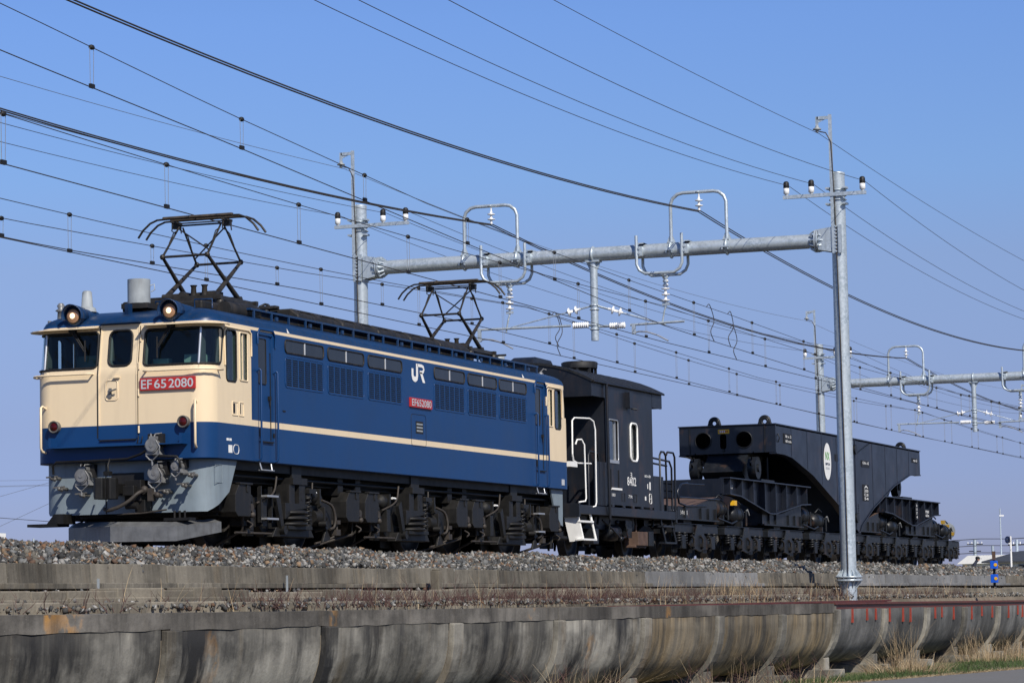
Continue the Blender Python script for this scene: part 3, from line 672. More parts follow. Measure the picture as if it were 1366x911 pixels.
# air cocks
for (x, z) in ((-.57, .82), (.74, .83), (-.92, .92), (-1.03, 1.07), (1.13, 1.05), (1.03, .91)):
    q = MB(); q.cyl((x, -.01, z), (x, -.24, z), .024, 8).ball((x, -.25, z), .034, 8).prism([(x - .09, z + .004), (x + .085, z + .02), (x + .085, z + .036), (x - .09, z + .024)], 1, -.27, -.23).cyl((x + .05, -.25, z), (x + .06, -.29, z - .035), .022, 6); q.build('air_cock', 'jumperdark', loco)
# coupler and hoses
q = MB(); q.box(-.10, .10, -.55, .2, .80, .96).prism([(-.09, -.50), (-.11, -.74), (-.06, -.80), (.04, -.77), (.05, -.70), (.13, -.72), (.18, -.62), (.15, -.5)], 2, .73, 1.03)
q.box(-.12, .14, -.52, -.47, .74, 1.02); cp = q.build('coupler', 'under', loco, bevel=.012)
q = MB(); q.box(-.118, -.106, -.73, -.52, .76, 1.0); q.build('knuckle_face', 'rustbrown', cp)
q = MB(); q.tube([(.05, -.6, 1.07), (.05, -.62, 1.2), (.02, -.5, 1.3)], .014, 5).box(.0, .1, -.66, -.58, 1.06, 1.12); q.build('uncoupling_lever', 'under', cp)
q = MB(); q.box(.16, .42, -.34, -.11, .70, 1.0).box(.18, .36, -.44, -.3, .78, .92).cyl((.22, -.4, .64), (.4, -.4, .64), .05, 8).box(.3, .46, -.3, -.11, .55, .72); q.build('coupler_pocket', 'under', loco, bevel=.01)
q = MB(); q.hose([(.45, -.22, .83), (.46, -.36, .84), (.42, -.46, .80), (.32, -.52, .70), (.18, -.56, .62), (.02, -.55, .58), (-.06, -.52, .60)], .027, 8).cyl((.45, -.15, .83), (.46, -.36, .84), .045, 8).ball((.47, -.33, .86), .06, 8); q.build('brake_hose', 'hose', loco)
q = MB(); q.tube([(.5, -.26, .78), (.62, -.3, .80), (.72, -.28, .76)], .03, 8).box(.52, .60, -.34, -.24, .70, .88).ball((.66, -.31, .78), .045, 8); q.build('angle_cock', 'hose', loco)
# snow plough
q = MB(); PL = [((-1.36, .95), .27, .50), ((-1.18, .50), .13, .46), ((.06, -.58), .135, .42), ((.98, -.38), .13, .40), ((1.28, .45), .26, .45)]
vs = []
for i, ((x, y), z0, z1) in enumerate(PL):
    pa = PL[max(0, i - 1)][0]; pb = PL[min(4, i + 1)][0]; n = Vector((0, 0))
    for u, v in ((pa, (x, y)), ((x, y), pb)):
        d = Vector((v[0] - u[0], v[1] - u[1]))
        if d.length > 0: d.normalize(); n += Vector((d.y, -d.x))
    n.normalize(); n = -n if n.y > 0 and abs(x) < 1 else n
    for k, z in ((0, z0), (0, z0 + (z1 - z0) * .76), (.17, z1), (.20, z1), (.03, z0 + (z1 - z0) * .72), (.03, z0)): vs.append((x - n.x * k, y - n.y * k, z))
q.add(vs, [(6 * i + j, 6 * i + 6 + j, 6 * i + 6 + (j + 1) % 6, 6 * i + (j + 1) % 6) for i in range(4) for j in range(6)] + [(0, 1, 2, 3, 4, 5), (29, 28, 27, 26, 25, 24)])
q.build('snowplough', 'plow', loco)
q = MB(); q.box(-1.42, -.95, -.28, .1, .385, .425).prism([(-1.12, .42), (-.85, .42), (-.85, .56), (-1.0, .56)], 1, -.26, .1).box(.7, 1.1, -.2, .0, .42, .46)
for x in (.82, .90, .98): q.cyl((x, -.1, .44), (x, -.1, .56), .018, 6)
q.build('plough_bracket', 'under', loco)
q = MB(); q.tube([(.1, -.45, .52), (.5, -.42, .53), (.85, -.40, .57)], .012, 5); q.build('plough_hose', 'hose', loco)
# ---- side fittings
XS = 1.4
def side_frame(mb, y0, y1, z0, z1, r_, rad, x=XS): mb.tube([(x, y, z) for y, z in dense(rrect(y0, y1, z0, z1, r_))], rad, 6, closed=True)
UP = [2.43, 4.01, 5.60, 8.45, 10.03, 11.58]
for y0 in UP:
    y1 = y0 + 1.42; z0, z1 = 2.945, 3.135
    q = MB(); q.prism(rrect(y0, y1, z0, z1, .07), 0, 1.395, 1.404); wd = q.build('upper_window', 'glassdark', loco)
    q = MB(); side_frame(q, y0, y1, z0, z1, .07, .014, 1.404); q.build('rubber_frame', 'roofgear', wd)
    q = MB(); q.box(1.40, 1.412, (y0 + y1) / 2 - .017, (y0 + y1) / 2 + .017, z0 + .01, z1 - .01); q.build('mullion', 'silver', wd)
    z0, z1 = 2.425, 2.885
    q = MB(); q.prism(rrect(y0, y1, z0, z1, .07), 0, 1.392, 1.4025)
    q.mat(2); side_frame(q, y0, y1, z0, z1, .07, .006, 1.402)
    rows = 13; pz = (z1 - z0 - .05) / rows; pc = (y1 - y0 - .05) / 6
    for c in range(6):
        for rw in range(rows):
            ya = y0 + .025 + c * pc + .022; yb = ya + pc - .044; za = z0 + .03 + rw * pz
            q.mat(1).add([(1.4035, ya, za - .002), (1.4035, yb, za - .002), (1.4035, yb, za + .018), (1.4035, ya, za + .018)], [(0, 1, 2, 3)])  # flat black dash: the shade below each louvre hood, put in as colour
            q.mat(0).add([(1.402, ya, za + .028), (1.402, yb, za + .028), (1.411, yb, za + .017), (1.411, ya, za + .017)], [(3, 2, 1, 0)])
    q.build('louvre_panel', ['blue', 'black', 'blue'], loco)
for y0 in (1.5, 13.49):
    hing = y0 > 5
    for s in (1, -1):
        q = MB(); q.box(s * 1.366, s * 1.375, y0 + .05, y0 + .45, 1.60, 3.12); dr = q.build('cab_door', 'body', loco)
        wy0, wy1 = (y0 + .04, y0 + .30)
        q = MB(); q.prism(rrect(wy0, wy1, 2.43, 3.09, .03), 0, s * 1.370, s * 1.379); q.build('door_window', 'glassdark', dr)
        q = MB(); q.tube([(s * 1.382, y, z) for y, z in rrect(wy0, wy1, 2.43, 3.09, .03)], .008, 5, closed=True); q.build('window_frame', 'roofgear', dr)
        q = MB(); q.box(s * 1.375, s * 1.41, y0 + .36, y0 + .42, 2.20, 2.26).cyl((s * 1.40, y0 + .39, 2.22), (s * 1.40, y0 + .39, 2.12), .012, 6).box(s * 1.372, s * 1.385, y0 + .44, y0 + .455, 1.62, 2.9); q.build('door_handle', 'black', dr)
        q = MB(); q.tube([(s * 1.415, y, z) for y, z in ((y0 - .05, 3.0), (y0 - .05, 3.15), (y0 + .02, 3.22), (y0 + .48, 3.22), (y0 + .56, 3.15), (y0 + .56, 2.98))], .016, 6); q.build('door_hood', 'blue', dr)
        q = MB(); q.box(s * 1.39, s * 1.43, y0 + .02, y0 + .46, 1.575, 1.592).box(s * 1.395, s * 1.41, y0 + .02, y0 + .10, 1.66, 1.78); q.build('door_step', 'black', dr)
        for yy in (y0 - .07, y0 + .51):
            q = MB(); xx = s * 1.47
            q.tube([(s * 1.4, yy, 2.60), (s * 1.45, yy, 2.635), (xx, yy, 2.61), (xx, yy, 1.36), (s * 1.45, yy, 1.315), (s * 1.4, yy, 1.30)], .016, 8); q.build('door_handrail', 'blue', loco)
        q = MB(); q.box(s * 1.36, s * 1.44, y0 + .05, y0 + .43, 1.165, 1.18)
        for k in (.03, .43): q.tube([(s * 1.38, y0 + k, 1.29), (s * 1.41, y0 + k + (.02 if k < .2 else -.02), 1.17)], .014, 5)
        q.build('door_stirrup', 'alu', loco)
# JR emblem, side number plate, hatch
q = MB(); O = (1.4, 7.44, 2.84); U = (0, 1, 0); V = (0, 0, 1); sx, sz = .59, .30
rib = lambda pts, w_: ribbon(q, [(a * sx, b_ * sz) for a, b_ in pts], w_, O, U, V)
rib([(.08, .70), (.08, .34), (.12, .20), (.20, .13), (.30, .12), (.39, .20), (.42, .34), (.42, 1.0)], .085)
rib([(.46, .92), (.78, .92), (.90, .86), (.93, .74), (.89, .62), (.78, .56), (.62, .56)], .05)
q.add([Vector(O) + Vector((.004, a * sx, b_ * sz)) for a, b_ in ((.62, .56), (.80, .56), (1.02, 0.), (.84, 0.))], [(0, 1, 2, 3)])
q.build('emblem', 'white', loco)
q = MB(); q.box(1.4, 1.43, 7.32, 8.28, 2.41, 2.565); pl = q.build('number_plate', 'red', loco, bevel=.004)
writing('plate_lettering', 'EF652080', (1.431, 7.37, 2.432), (0, 1, 0), (0, 0, 1), .86, .115, 'silver', pl)
q = MB(); side_frame(q, 7.40, 8.05, 1.78, 2.30, .06, .004, 1.401); q.build('hatch', 'black', loco)
q = MB(); q.box(1.4, 1.405, 7.60, 7.92, 1.99, 2.19); hp = q.build('builders_plate', 'roofgear', loco)
q = MB()
for i in range(3): q.box(1.405, 1.408, 7.63, 7.89, 2.02 + i * .055, 2.045 + i * .055)
q.build('plate_lettering', 'greydome', hp)
q = MB()
for a, b_, mi in ((.60, .78, 0), (.83, .98, 0)):
    q.mat(0); side_frame(q, a, b_, 1.92, 2.11, .01, .008, 1.402); q.mat(1).box(1.399, 1.404, a + .03, a + .09 if a < .8 else a + .05, 1.95, 2.09)
q.build('card_holder', ['cream', 'black'], loco)
q = MB(); q.box(1.399, 1.404, .40, .47, 1.55, 1.585).box(1.399, 1.404, .49, .56, 1.55, 1.585).box(1.399, 1.404, .46, .58, 1.38, 1.49); side_frame(q, .62, .80, 1.37, 1.50, .06, .005, 1.402); q.build('depot_mark', 'white', loco)
q = MB(); q.box(1.4, 1.41, 14.88, 15.02, 1.36, 1.47); q.build('route_marker', 'silver', loco)
q = MB(); q.add([(1.404, 2.52, 3.24), (1.404, 2.60, 3.24), (1.39, 2.53, 3.31)], [(0, 1, 2)]); q.add([(1.404, 12.82, 3.24), (1.404, 12.92, 3.24), (1.39, 12.83, 3.31)], [(0, 1, 2)]); q.build('roof_mark', 'white', loco)
q = MB(); q.box(1.398, 1.41, 2.33, 2.42, 2.06, 2.08).box(1.398, 1.41, 1.99, 2.03, 1.66, 1.72); q.build('small_bracket', 'black', loco)
# ---- roof
q = MB()
q.loft([((-.79, .38, 3.48), .14), ((-.79, .38, 3.54), .12), ((-.79, .38, 3.56), .085), ((-.79, .38, 3.77), .07), ((-.79, .38, 3.79), .05)], 16); q.build('radio_aerial', 'greydome', loco)
q = MB(); q.mat(2).box(-.24, .18, .38, .72, 3.5, 3.575).mat(1).loft([((-.04, .55, 3.58), .165), ((-.04, .55, 3.93), .165)], 20, cap=False).loft([((-.04, .55, 3.93), .165), ((-.04, .55, 3.93), .152), ((-.04, .55, 3.8), .152)], 20, cap=True).tube([(.12, .6, 3.84), (.17, .62, 3.86), (.18, .62, 3.78), (.13, .6, 3.75)], .008, 5); q.build('whistle_cover', ['roofblue', 'greydome', 'roofgear'], loco)
q = MB(); q.loft([((-1.2, .35, 3.40), .055), ((-1.2, .35, 3.50), .05), ((-1.2, .35, 3.52), .085), ((-1.2, .35, 3.55), .04), ((-1.2, .35, 3.59), .06), ((-1.2, .35, 3.63), .03)], 12).loft([((-1.33, .25, 3.28), .03), ((-1.33, .25, 3.37), .03)], 8); q.build('warning_lamp', 'jumper', loco)
q = MB(); q.prism([(-.10, .22), (-.02, .18), (-.02, .30), (-.10, .34)], 2, 3.2, 3.55); q.build('roof_gusset', 'roofblue', loco)
q = MB()
for x in (.12, .75):
    q.tube([(x, .75, 3.5), (x, .75, 3.62), (x + .28, .75, 3.61), (x + .28, .75, 3.48)], .013, 6)
q.build('roof_grab_rail', 'roofblue', loco)
q = MB(); q.box(.25, .75, 1.0, 1.9, 3.5, 3.64).box(-.5, .1, .9, 1.6, 3.5, 3.66); q.loft([((.95, 1.3, 3.52), .12), ((1.02, 2.2, 3.52), .12)], 12); q.build('roof_box', 'roofgear', loco, bevel=.03)
for s in (1, -1):
    q = MB(); x0, x1 = sorted((s * .86, s * 1.17)); q.box(x0, x1, 1.75, 14.35, 3.535, 3.565); wk = q.build('roof_walkway', 'roofblue', loco)
    q = MB()
    for i in range(21):
        y = 1.85 + i * .62; q.box(s * 1.15, s * 1.175, y, y + .04, 3.40, 3.535)
        if i % 2: q.box(s * 1.15, s * 1.175, y + .16, y + .24, 3.44, 3.50)
    q.build('walkway_post', 'roofblue', wk)
q = MB()
segs = [(4.3, 6.0), (6.05, 7.5), (7.55, 8.9), (8.95, 10.3), (10.35, 11.75)]
for a, b_ in segs:
    q.prism([(-.82, 3.5), (.82, 3.5), (.80, 3.70), (.66, 3.80), (-.66, 3.80), (-.80, 3.70)], 1, a, b_)
mon = q.build('roof_monitor', 'roofgear', loco, bevel=.03)
q = MB()
for a, b_ in segs[:4]:
    for k in range(2):
        y0 = a + .08 + k * (b_ - a) / 2; y1 = y0 + (b_ - a) / 2 - .16
        q.tube([(.775, y0, 3.705), (.72, y0 + .1, 3.765), (.72, y1 - .1, 3.765), (.775, y1, 3.705)], .018, 6)
q.build('hatch_rim', 'roofgear', mon)
q = MB()
for y in (4.6, 6.9, 7.2, 9.3): q.tube([(0, y, 3.79), (0, y, 3.89), (.05, y + .08, 3.93), (.05, y + .2, 3.93), (0, y + .26, 3.88), (0, y + .26, 3.79)], .02, 6)
q.build('lifting_loop', 'roofgear', mon)
q = MB()
for y in (3.75, 12.0, 13.9):
    for x in (-.5, .0, .5): q.loft([((x, y, 3.5), .05), ((x, y, 3.6), .03), ((x, y, 3.63), .06), ((x, y, 3.66), .03), ((x, y, 3.70), .06), ((x, y, 3.74), .03)], 10)
    q.tube([(-.7, y, 3.76), (.7, y, 3.76)], .02, 6)
q.build('bus_insulator', 'roofgear', loco)
q = MB(); q.box(.3, .7, 3.5, 3.95, 3.5, 3.68).cyl((.35, 4.15, 3.6), (.35, 4.15, 3.86), .03, 8).box(.2, .5, 4.1, 4.25, 3.78, 3.84).box(-.6, .0, 13.3, 13.9, 3.5, 3.72).box(.2, .6, 13.9, 14.2, 3.5, 3.70); q.build('arrester', 'roofgear', loco, bevel=.015)
q = MB(); q.loft([((.35, 14.45, 3.48), .12), ((.35, 14.45, 3.80), .11), ((.35, 14.45, 3.82), .08)], 14); q.build('rear_whistle', 'greydome', loco)
q = MB(); q.loft([((1.0, 14.95, 3.36), .05), ((1.0, 14.95, 3.46), .06), ((1.0, 14.95, 3.50), .03)], 10).tube([(1.0, 14.95, 3.50), (1.05, 14.98, 3.56), (1.1, 15.0, 3.54)], .012, 5).mat(1).ball((1.05, 14.93, 3.36), .035, 8); q.build('warning_lamp', ['jumper', 'red'], loco)
# ---- pantograph
def pantograph(yc):
    q = MB()
    for y in (yc - .62, yc + .62): q.box(-.62, .62, y - .04, y + .04, 3.74, 3.81)
    for x in (-.55, .55): q.box(x - .035, x + .035, yc - .62, yc + .62, 3.74, 3.80)
    for x in (-.58, .58):
        for y in (yc - .6, yc + .6): q.loft([((x, y, 3.5), .06), ((x, y, 3.56), .045), ((x, y, 3.6), .08), ((x, y, 3.64), .045), ((x, y, 3.68), .08), ((x, y, 3.74), .045)], 10)
    q.cyl((-.45, yc - .42, 3.83), (.45, yc - .42, 3.83), .05, 10).cyl((-.45, yc + .42, 3.83), (.45, yc + .42, 3.83), .05, 10)
    q.cyl((-.1, yc - .5, 3.84), (-.1, yc + .35, 3.84), .06, 10).box(.1, .3, yc - .2, yc + .1, 3.76, 3.92)
    for x in (.1, .28): q.loft([((x, yc - .5, 3.80), .05), ((x, yc - .5, 3.95), .04), ((x, yc - .5, 3.98), .06)], 8)
    p = q.build('pantograph', 'panto', loco)
    kz = 4.42; W = .37
    for sy in (-1, 1):
        for x in (-W, W):
            a = (x * 1.12, yc - sy * .40, 3.83); k = (x, yc + sy * .58, kz)
            q = MB(); q.tube([a, k], [.042, .024], 8); q.build('lower_arm', 'panto', p)
            q = MB(); q.tube([k, (x * .93, yc + sy * .06, 4.93)], [.018, .014], 8); q.ball(k, .045, 8); q.build('upper_arm', 'panto', p)
            q = MB(); kk = Vector(k); e_ = Vector((x * .93, yc + sy * .06, 4.93)); d = (e_ - kk)
            q.tube([kk + d * .45 + Vector((0, sy * .03, 0)), kk + d * .78 + Vector((0, sy * .07, .0)), kk + d * .85 + Vector((0, sy * .02, 0))], .009, 5); q.build('spring_link', 'panto', p)
        q = MB(); q.tube([(-W, yc + sy * .58, kz), (W, yc + sy * .58, kz)], .019, 8); q.build('cross_tube', 'panto', p)
        # one diagonal brace in each upper frame
        q = MB(); q.tube([(-W * .93, yc + sy * .08, 4.90), (W * .98, yc + sy * .50, 4.50)] if sy < 0 else [(W * .93, yc + sy * .08, 4.90), (-W * .98, yc + sy * .50, 4.50)], .012, 6); q.build('brace', 'panto', p)
    q = MB()
    for dy in (-.13, .13):
        pts = [(-1.0, yc + dy, 4.79), (-.92, yc + dy, 4.90), (-.80, yc + dy, 5.0), (-.68, yc + dy, 5.045), (-.55, yc + dy, 5.05), (.55, yc + dy, 5.05), (.68, yc + dy, 5.045), (.80, yc + dy, 5.0), (.92, yc + dy, 4.90), (1.0, yc + dy, 4.79)]
        q.tube(pts, .017, 6)
    for x in (-.42, .42): q.box(x - .02, x + .02, yc - .16, yc + .16, 4.985, 5.02).box(x - .06, x + .06, yc - .05, yc + .05, 4.91, 4.99).tube([(x, yc - .12, 5.0), (x, yc - .16, 4.86), (x + .02, yc - .1, 4.84)], .01, 5).tube([(x, yc + .12, 5.0), (x, yc + .16, 4.86)], .01, 5)
    q.tube([(-.42, yc, 4.955), (.42, yc, 4.955)], .014, 6).tube([(-.5, yc, 4.99), (.5, yc, 4.99)], .011, 6)
    hd = q.build('pan_head', 'panto', p)
    for dy in (-.13, .13):
        q = MB(); q.box(-.58, .58, yc + dy - .035, yc + dy + .035, 5.045, 5.085); q.build('contact_strip', 'strip', hd, bevel=.012)
pantograph(2.55); pantograph(12.95)
# ---- underframe and bogies
q = MB(); q.box(-1.28, 1.28, .35, 14.95, 1.16, 1.29).box(-1.0, 1.0, .3, 15.0, .98, 1.16)
for y in (4.9, 5.6, 9.6, 10.3): q.box(-1.15, 1.2, y - .1, y + .1, .9, 1.2)
q.tube([(1.2, .7, 1.08), (1.2, 14.7, 1.08)], .025, 6).tube([(1.1, .7, 1.0), (1.1, 5, 1.02), (1.1, 14.7, 1.0)], .02, 6); q.build('underframe', 'under', loco)
def wheelset(parent, y, r, xr=.56, x_ax=.9, mat='wheel', n=28):
    for s in (-1, 1):
        q = MB(); c = lambda x: (s * x, y, r)
        q.loft([(c(xr - .03), r + .028), (c(xr), r + .026), (c(xr + .01), r), (c(xr + .105), r - .008), (c(xr + .115), r - .06), (c(xr + .07), r - .075), (c(xr + .05), r * .45), (c(xr + .11), r * .36), (c(xr + .13), r * .2)], n)
        q.cyl(c(xr - .03), c(.0), .09, 10); q.build('wheel', mat, parent)
def bogie(yc, kind):
    q = MB()
    for s in (-1, 1):
        x0, x1 = s * 1.02, s * 1.16
        P = [(yc - 2.25, .56), (yc - 1.9, .50), (yc - 1.05, .46), (yc - .75, .22), (yc + .75, .22), (yc + 1.05, .46), (yc + 1.9, .50), (yc + 2.25, .56), (yc + 2.25, .76), (yc + .8, .80), (yc - .8, .80), (yc - 2.25, .76)]
        q.prism(P, 0, x0, x1)
        q.prism([(yc - .75, .22), (yc + .75, .22), (yc + .62, .36), (yc - .62, .36)], 0, s * 1.0, s * 1.30)
        for d in (-1.4, 1.4): q.box(s * 1.0, s * 1.22, yc + d - .2, yc + d + .2, .36, .76)
    q.box(-1.0, 1.0, yc - .35, yc + .35, .4, .95).box(-1.1, 1.1, yc - 2.2, yc - 2.05, .5, .75).box(-1.1, 1.1, yc + 2.05, yc + 2.2, .5, .75)
    q.box(-.5, .5, yc - 1.9, yc - .5, .13, .9).box(-.5, .5, yc + .5, yc + 1.9, .13, .9).box(-1.1, -.6, yc - 2.0, yc + 2.0, .16, .5)
    bg_ = q.build('bogie', 'bogie', loco, bevel=.012)
    for d in (-1.4, 1.4): wheelset(bg_, yc + d, .56)
    for s in (1, -1):
        X = lambda v: s * v
        q = MB()
        for k in range(3): q.loft([((X(1.19), yc, .38 + k * .085), .27), ((X(1.19), yc, .40 + k * .085), .315), ((X(1.19), yc, .425 + k * .085), .315), ((X(1.19), yc, .445 + k * .085), .27)], 20)
        q.prism([(yc - .42, .66), (yc - .42, .48), (yc - .1, .62), (yc + .42, .66), (yc + .42, .72), (yc - .42, .72)], 0, X(1.02), X(1.36)); q.box(X(1.0), X(1.4), yc - .40, yc + .46, .33, .385); q.build('bolster_spring', 'bogie', bg_, bevel=.006)
        q = MB(); q.box(X(1.12), X(1.34), yc - .24, yc - .04, .71, 1.0).box(X(1.12), X(1.36), yc + .08, yc + .30, .71, 1.0).box(X(1.1), X(1.2), yc - .1, yc + .2, .71, 1.0).box(X(1.08), X(1.38), yc - .18, yc + .34, 1.0, 1.10).box(X(1.1), X(1.3), yc - .05, yc + .3, 1.1, 1.28); q.mat(1).prism(rrect(yc + .14, yc + .24, .76, .93, .045), 0, X(1.358), X(1.364)); q.build('bolster_link', ['bogie', 'black'], bg_, bevel=.01)
        q = MB(); q.coil((X(1.33), yc + .43, 0), .05, .018, .42, .82, 6, 10).cyl((X(1.33), yc + .43, .34), (X(1.33), yc + .43, .42), .06, 10).loft([((X(1.33), yc + .43, .80), .055), ((X(1.33), yc + .43, .96), .055)], 10).box(X(1.25), X(1.4), yc + .36, yc + .62, .88, .95); q.build('damper', 'bogie', bg_)
        q = MB(); q.prism([(yc - .50, .28), (yc - .40, .28), (yc - .58, .86), (yc - .70, .78)], 0, X(1.28), X(1.34)).cyl((X(1.25), yc - .46, .32), (X(1.38), yc - .46, .32), .07, 10); q.build('anchor_rod', 'bogie', bg_)
        if kind != 'plain':
            pass
        for d in (-1.88, 2.12):
            yb = yc + d; q = MB()
            q.prism([(yb - .26, .55), (yb - .26, .80), (yb - .12, .955), (yb + .26, .955), (yb + .26, .51), (yb + .22, .49), (yb - .18, .49)], 0, X(1.08), X(1.36)); q.box(X(1.30), X(1.385), yb - .14, yb + .28, .945, .975).box(X(1.36), X(1.375), yb + .1, yb + .16, .84, .95); sbx = q.build('sand_box', 'bogie', bg_, bevel=.015)
            q = MB(); q.tube([(X(1.25), yb + .2, .5), (X(1.22), yb + .26, .3), (X(.75), yb + .35 * (1 if d < 0 else -1), .10)], .022, 6).cyl((X(1.22), yb + .30, .62), (X(1.36), yb + .30, .62), .06, 8).ball((X(1.34), yb + .34, .52), .05, 8).hose([(X(1.3), yb + .22, .44), (X(1.36), yb + .30, .38), (X(1.36), yb + .2, .33)], .014, 5); q.build('sand_pipe', 'hose', sbx)
        # brake cylinders beside the wheels
        for d, k in ((.95, 1), (-1.0 if kind != 'first' else 3.0, -1)):
            yb = yc + d
            if abs(d) > 2: continue
            q = MB(); q.loft([((X(1.16), yb - .12 * k, .86), .10), ((X(1.16), yb + .04 * k, .85), .12), ((X(1.16), yb + .12 * k, .84), .12), ((X(1.16), yb + .14 * k, .84), .07), ((X(1.16), yb + .30 * k, .83), .06)], 14).box(X(1.05), X(1.3), yb + .02, yb + .07, .74, .97); q.build('brake_cylinder', 'bogie', bg_)
            q = MB(); q.cyl((X(1.3), yb - .26 * k, .90), (X(1.3), yb - .12 * k, .905), .02, 6); q.build('indicator', 'white', bg_)
        q = MB(); yb = yc + 1.22
        q.loft([((X(1.14), yb - .2, .55), .09), ((X(1.14), yb - .1, .55), .14), ((X(1.14), yb + .1, .55), .14), ((X(1.14), yb + .18, .55), .10), ((X(1.14), yb + .2, .55), .05)], 14).box(X(1.1), X(1.3), yb - .06, yb - .02, .40, .70).cyl((X(1.1), yb, .36), (X(1.3), yb, .40), .05, 8).prism([(yb - .1, .16), (yb + .22, .20), (yb + .05, .38)], 0, X(1.24), X(1.28)).cyl((X(1.22), yb - .1, .44), (X(1.34), yb - .08, .44), .045, 8); q.build('axle_box', 'bogie', bg_, bevel=.008)
        q = MB(); yb = yc + 1.3; q.hose([(X(1.28), yb - .22, .80), (X(1.33), yb + .05, .72), (X(1.35), yb + .14, .55), (X(1.34), yb + .12, .40), (X(1.32), yb, .36)], .022, 6).hose([(X(1.33), yb + .2, .55), (X(1.33), yb + .22, .3), (X(1.25), yb + .05, .2), (X(1.2), yb - .3, .14)], .018, 6).box(X(1.28), X(1.36), yb + .16, yb + .32, .27, .36).box(X(1.28), X(1.38), yb + .15, yb + .27, .44, .50); q.build('brake_rigging', 'hose', bg_)
        q = MB(); yb = yc - 1.45
        q.loft([((X(1.14), yb - .2, .55), .07), ((X(1.14), yb - .1, .55), .14), ((X(1.14), yb + .16, .55), .14)], 14).prism([(yb - .4, .72), (yb - .25, .90), (yb + .02, .80), (yb + .02, .70), (yb - .2, .74)], 0, X(1.16), X(1.3)).box(X(1.15), X(1.27), yb + .0, yb + .1, .3, .75).box(X(1.15), X(1.3), yb + .35, yb + .5, .36, .72).box(X(1.16), X(1.26), yb - .1, yb + .12, .22, .32); q.build('axle_box', 'bogie', bg_, bevel=.008)
        q = MB(); q.hose([(X(1.25), yc - 1.2, .70), (X(1.32), yc - .9, .80), (X(1.32), yc - .72, .9), (X(1.3), yc - .6, 1.1)], .016, 6).hose([(X(1.3), yc + .7, 1.05), (X(1.32), yc + .62, .85), (X(1.3), yc + .52, .7)], .014, 6).tube([(X(1.28), yc - 2, .26), (X(1.3), yc - .8, .26)], .018, 6); q.build('pipework', 'hose', bg_)
bogie(2.9, 'first'); bogie(7.65, 'mid'); bogie(12.4, 'last')
for y0, y1 in ((1.75, 2.15), (13.55, 13.9)):
    for z in (.46, .79):
        q = MB(); q.box(1.28, 1.40, y0, y1, z, z + .028); q.build('step_board', 'alu', loco)
    q = MB(); q.box(1.24, 1.30, y0, y0 + .03, .42, .95).box(1.24, 1.30, y1 - .03, y1, .42, .95); q.build('step_bracket', 'bogie', loco)
# rear skirt piece and coupler
q = MB(); q.prism([(14.45, 1.275), (15.12, 1.275), (15.10, .60), (14.98, .62), (14.62, .95)], 0, 1.30, 1.33).prism([(14.45, 1.275), (15.12, 1.275), (15.10, .60), (14.98, .62), (14.62, .95)], 0, -1.33, -1.30).box(-1.3, 1.3, 15.1, 15.14, .6, 1.275); q.build('rear_skirt', 'skirt', loco)
q = MB(); q.box(-.1, .1, 15.0, 15.9, .80, .96).box(-.17, .17, 15.75, 16.02, .70, 1.06).box(.9, 1.3, 14.7, 15.2, .42, .50).cyl((1.2, 14.75, .2), (1.2, 14.75, .45), .03, 6).cyl((1.1, 14.9, .4), (1.25, 15.5, .38), .04, 8); q.build('rear_coupler', 'under', loco)

# ---------------------------------------------------------------- brake van (caboose)
cab = thing('caboose', 'black brake van with white handrails and the number 8402 on its side', 'caboose', (0, 19.3, 0))
HX = 1.31
def arch(z_e, z_c, hx, n=12): return [(hx * math.cos(PI * i / n), z_e + (z_c - z_e) * math.sin(PI * i / n) ** 2) for i in range(n + 1)]
q = MB(); q.box(-HX, HX, 17.86, 20.93, 1.08, 3.44); q.prism([(HX, 3.43)] + arch(3.44, 3.86, HX - .01) + [(-HX, 3.43)], 1, 17.86, 20.93)
cb = q.build('cabin_body', ['caboose'], cab)
# real openings: join the two solids by booleans over the box only
cb2 = MB(); cb2.box(-HX, HX, 17.86, 20.93, 1.08, 3.44); bpy.data.objects.remove(cb); cb = cb2.build('cabin_body', ['caboose'], cab)
cuts = []
c = MB(); c.box(-1.22, 1.22, 17.95, 20.84, 1.2, 3.3); cuts.append(c.build('cutter', 'vanroom'))
for s in (-1, 1):
    for y0, y1, z0, z1, rr in ((18.02, 18.62, 1.95, 2.76, .06), (19.42, 19.88, 1.99, 2.75, .12)):
        c = MB(); c.prism(rrect(y0, y1, z0, z1, rr), 0, *sorted((s * 1.1, s * 1.5))); cuts.append(c.build('cutter', 'caboose'))
for o in cuts: o.location = (0, 0, 0)
cb.location = (0, 0, 0); LOCo = LOC[cab.name]
for v in cb.data.vertices: v.co.y += LOCo.y     # cut in world space, then back
cb.parent = None
boolean_cut(cb, cuts)
for v in cb.data.vertices: v.co.y -= LOCo.y
cb.parent = cab
q = MB(); n = 14; P = arch(3.47, 3.86, 1.37, n); Pi = arch(3.44, 3.81, 1.33, n)
q.prism(P + Pi[::-1], 1, 16.98, 21.66)
for k in range(9): q.prism([(a * 1.001, b + .004) for a, b in P] + [(a, b - .006) for a, b in P[::-1]], 1, 17.3 + k * .5, 17.33 + k * .5)
q.mat(1)
for y0, y1 in ((17.0, 17.03), (21.60, 21.63)): q.prism([(1.31, 3.16)] + [(a, b) for a, b in arch(3.45, 3.82, 1.31, n)] + [(-1.31, 3.16)], 1, y0, y1)
for s in (-1, 1): q.box(s * 1.28, s * 1.312, 17.03, 17.85, 3.17, 3.46).box(s * 1.28, s * 1.312, 20.94, 21.6, 3.15, 3.46)
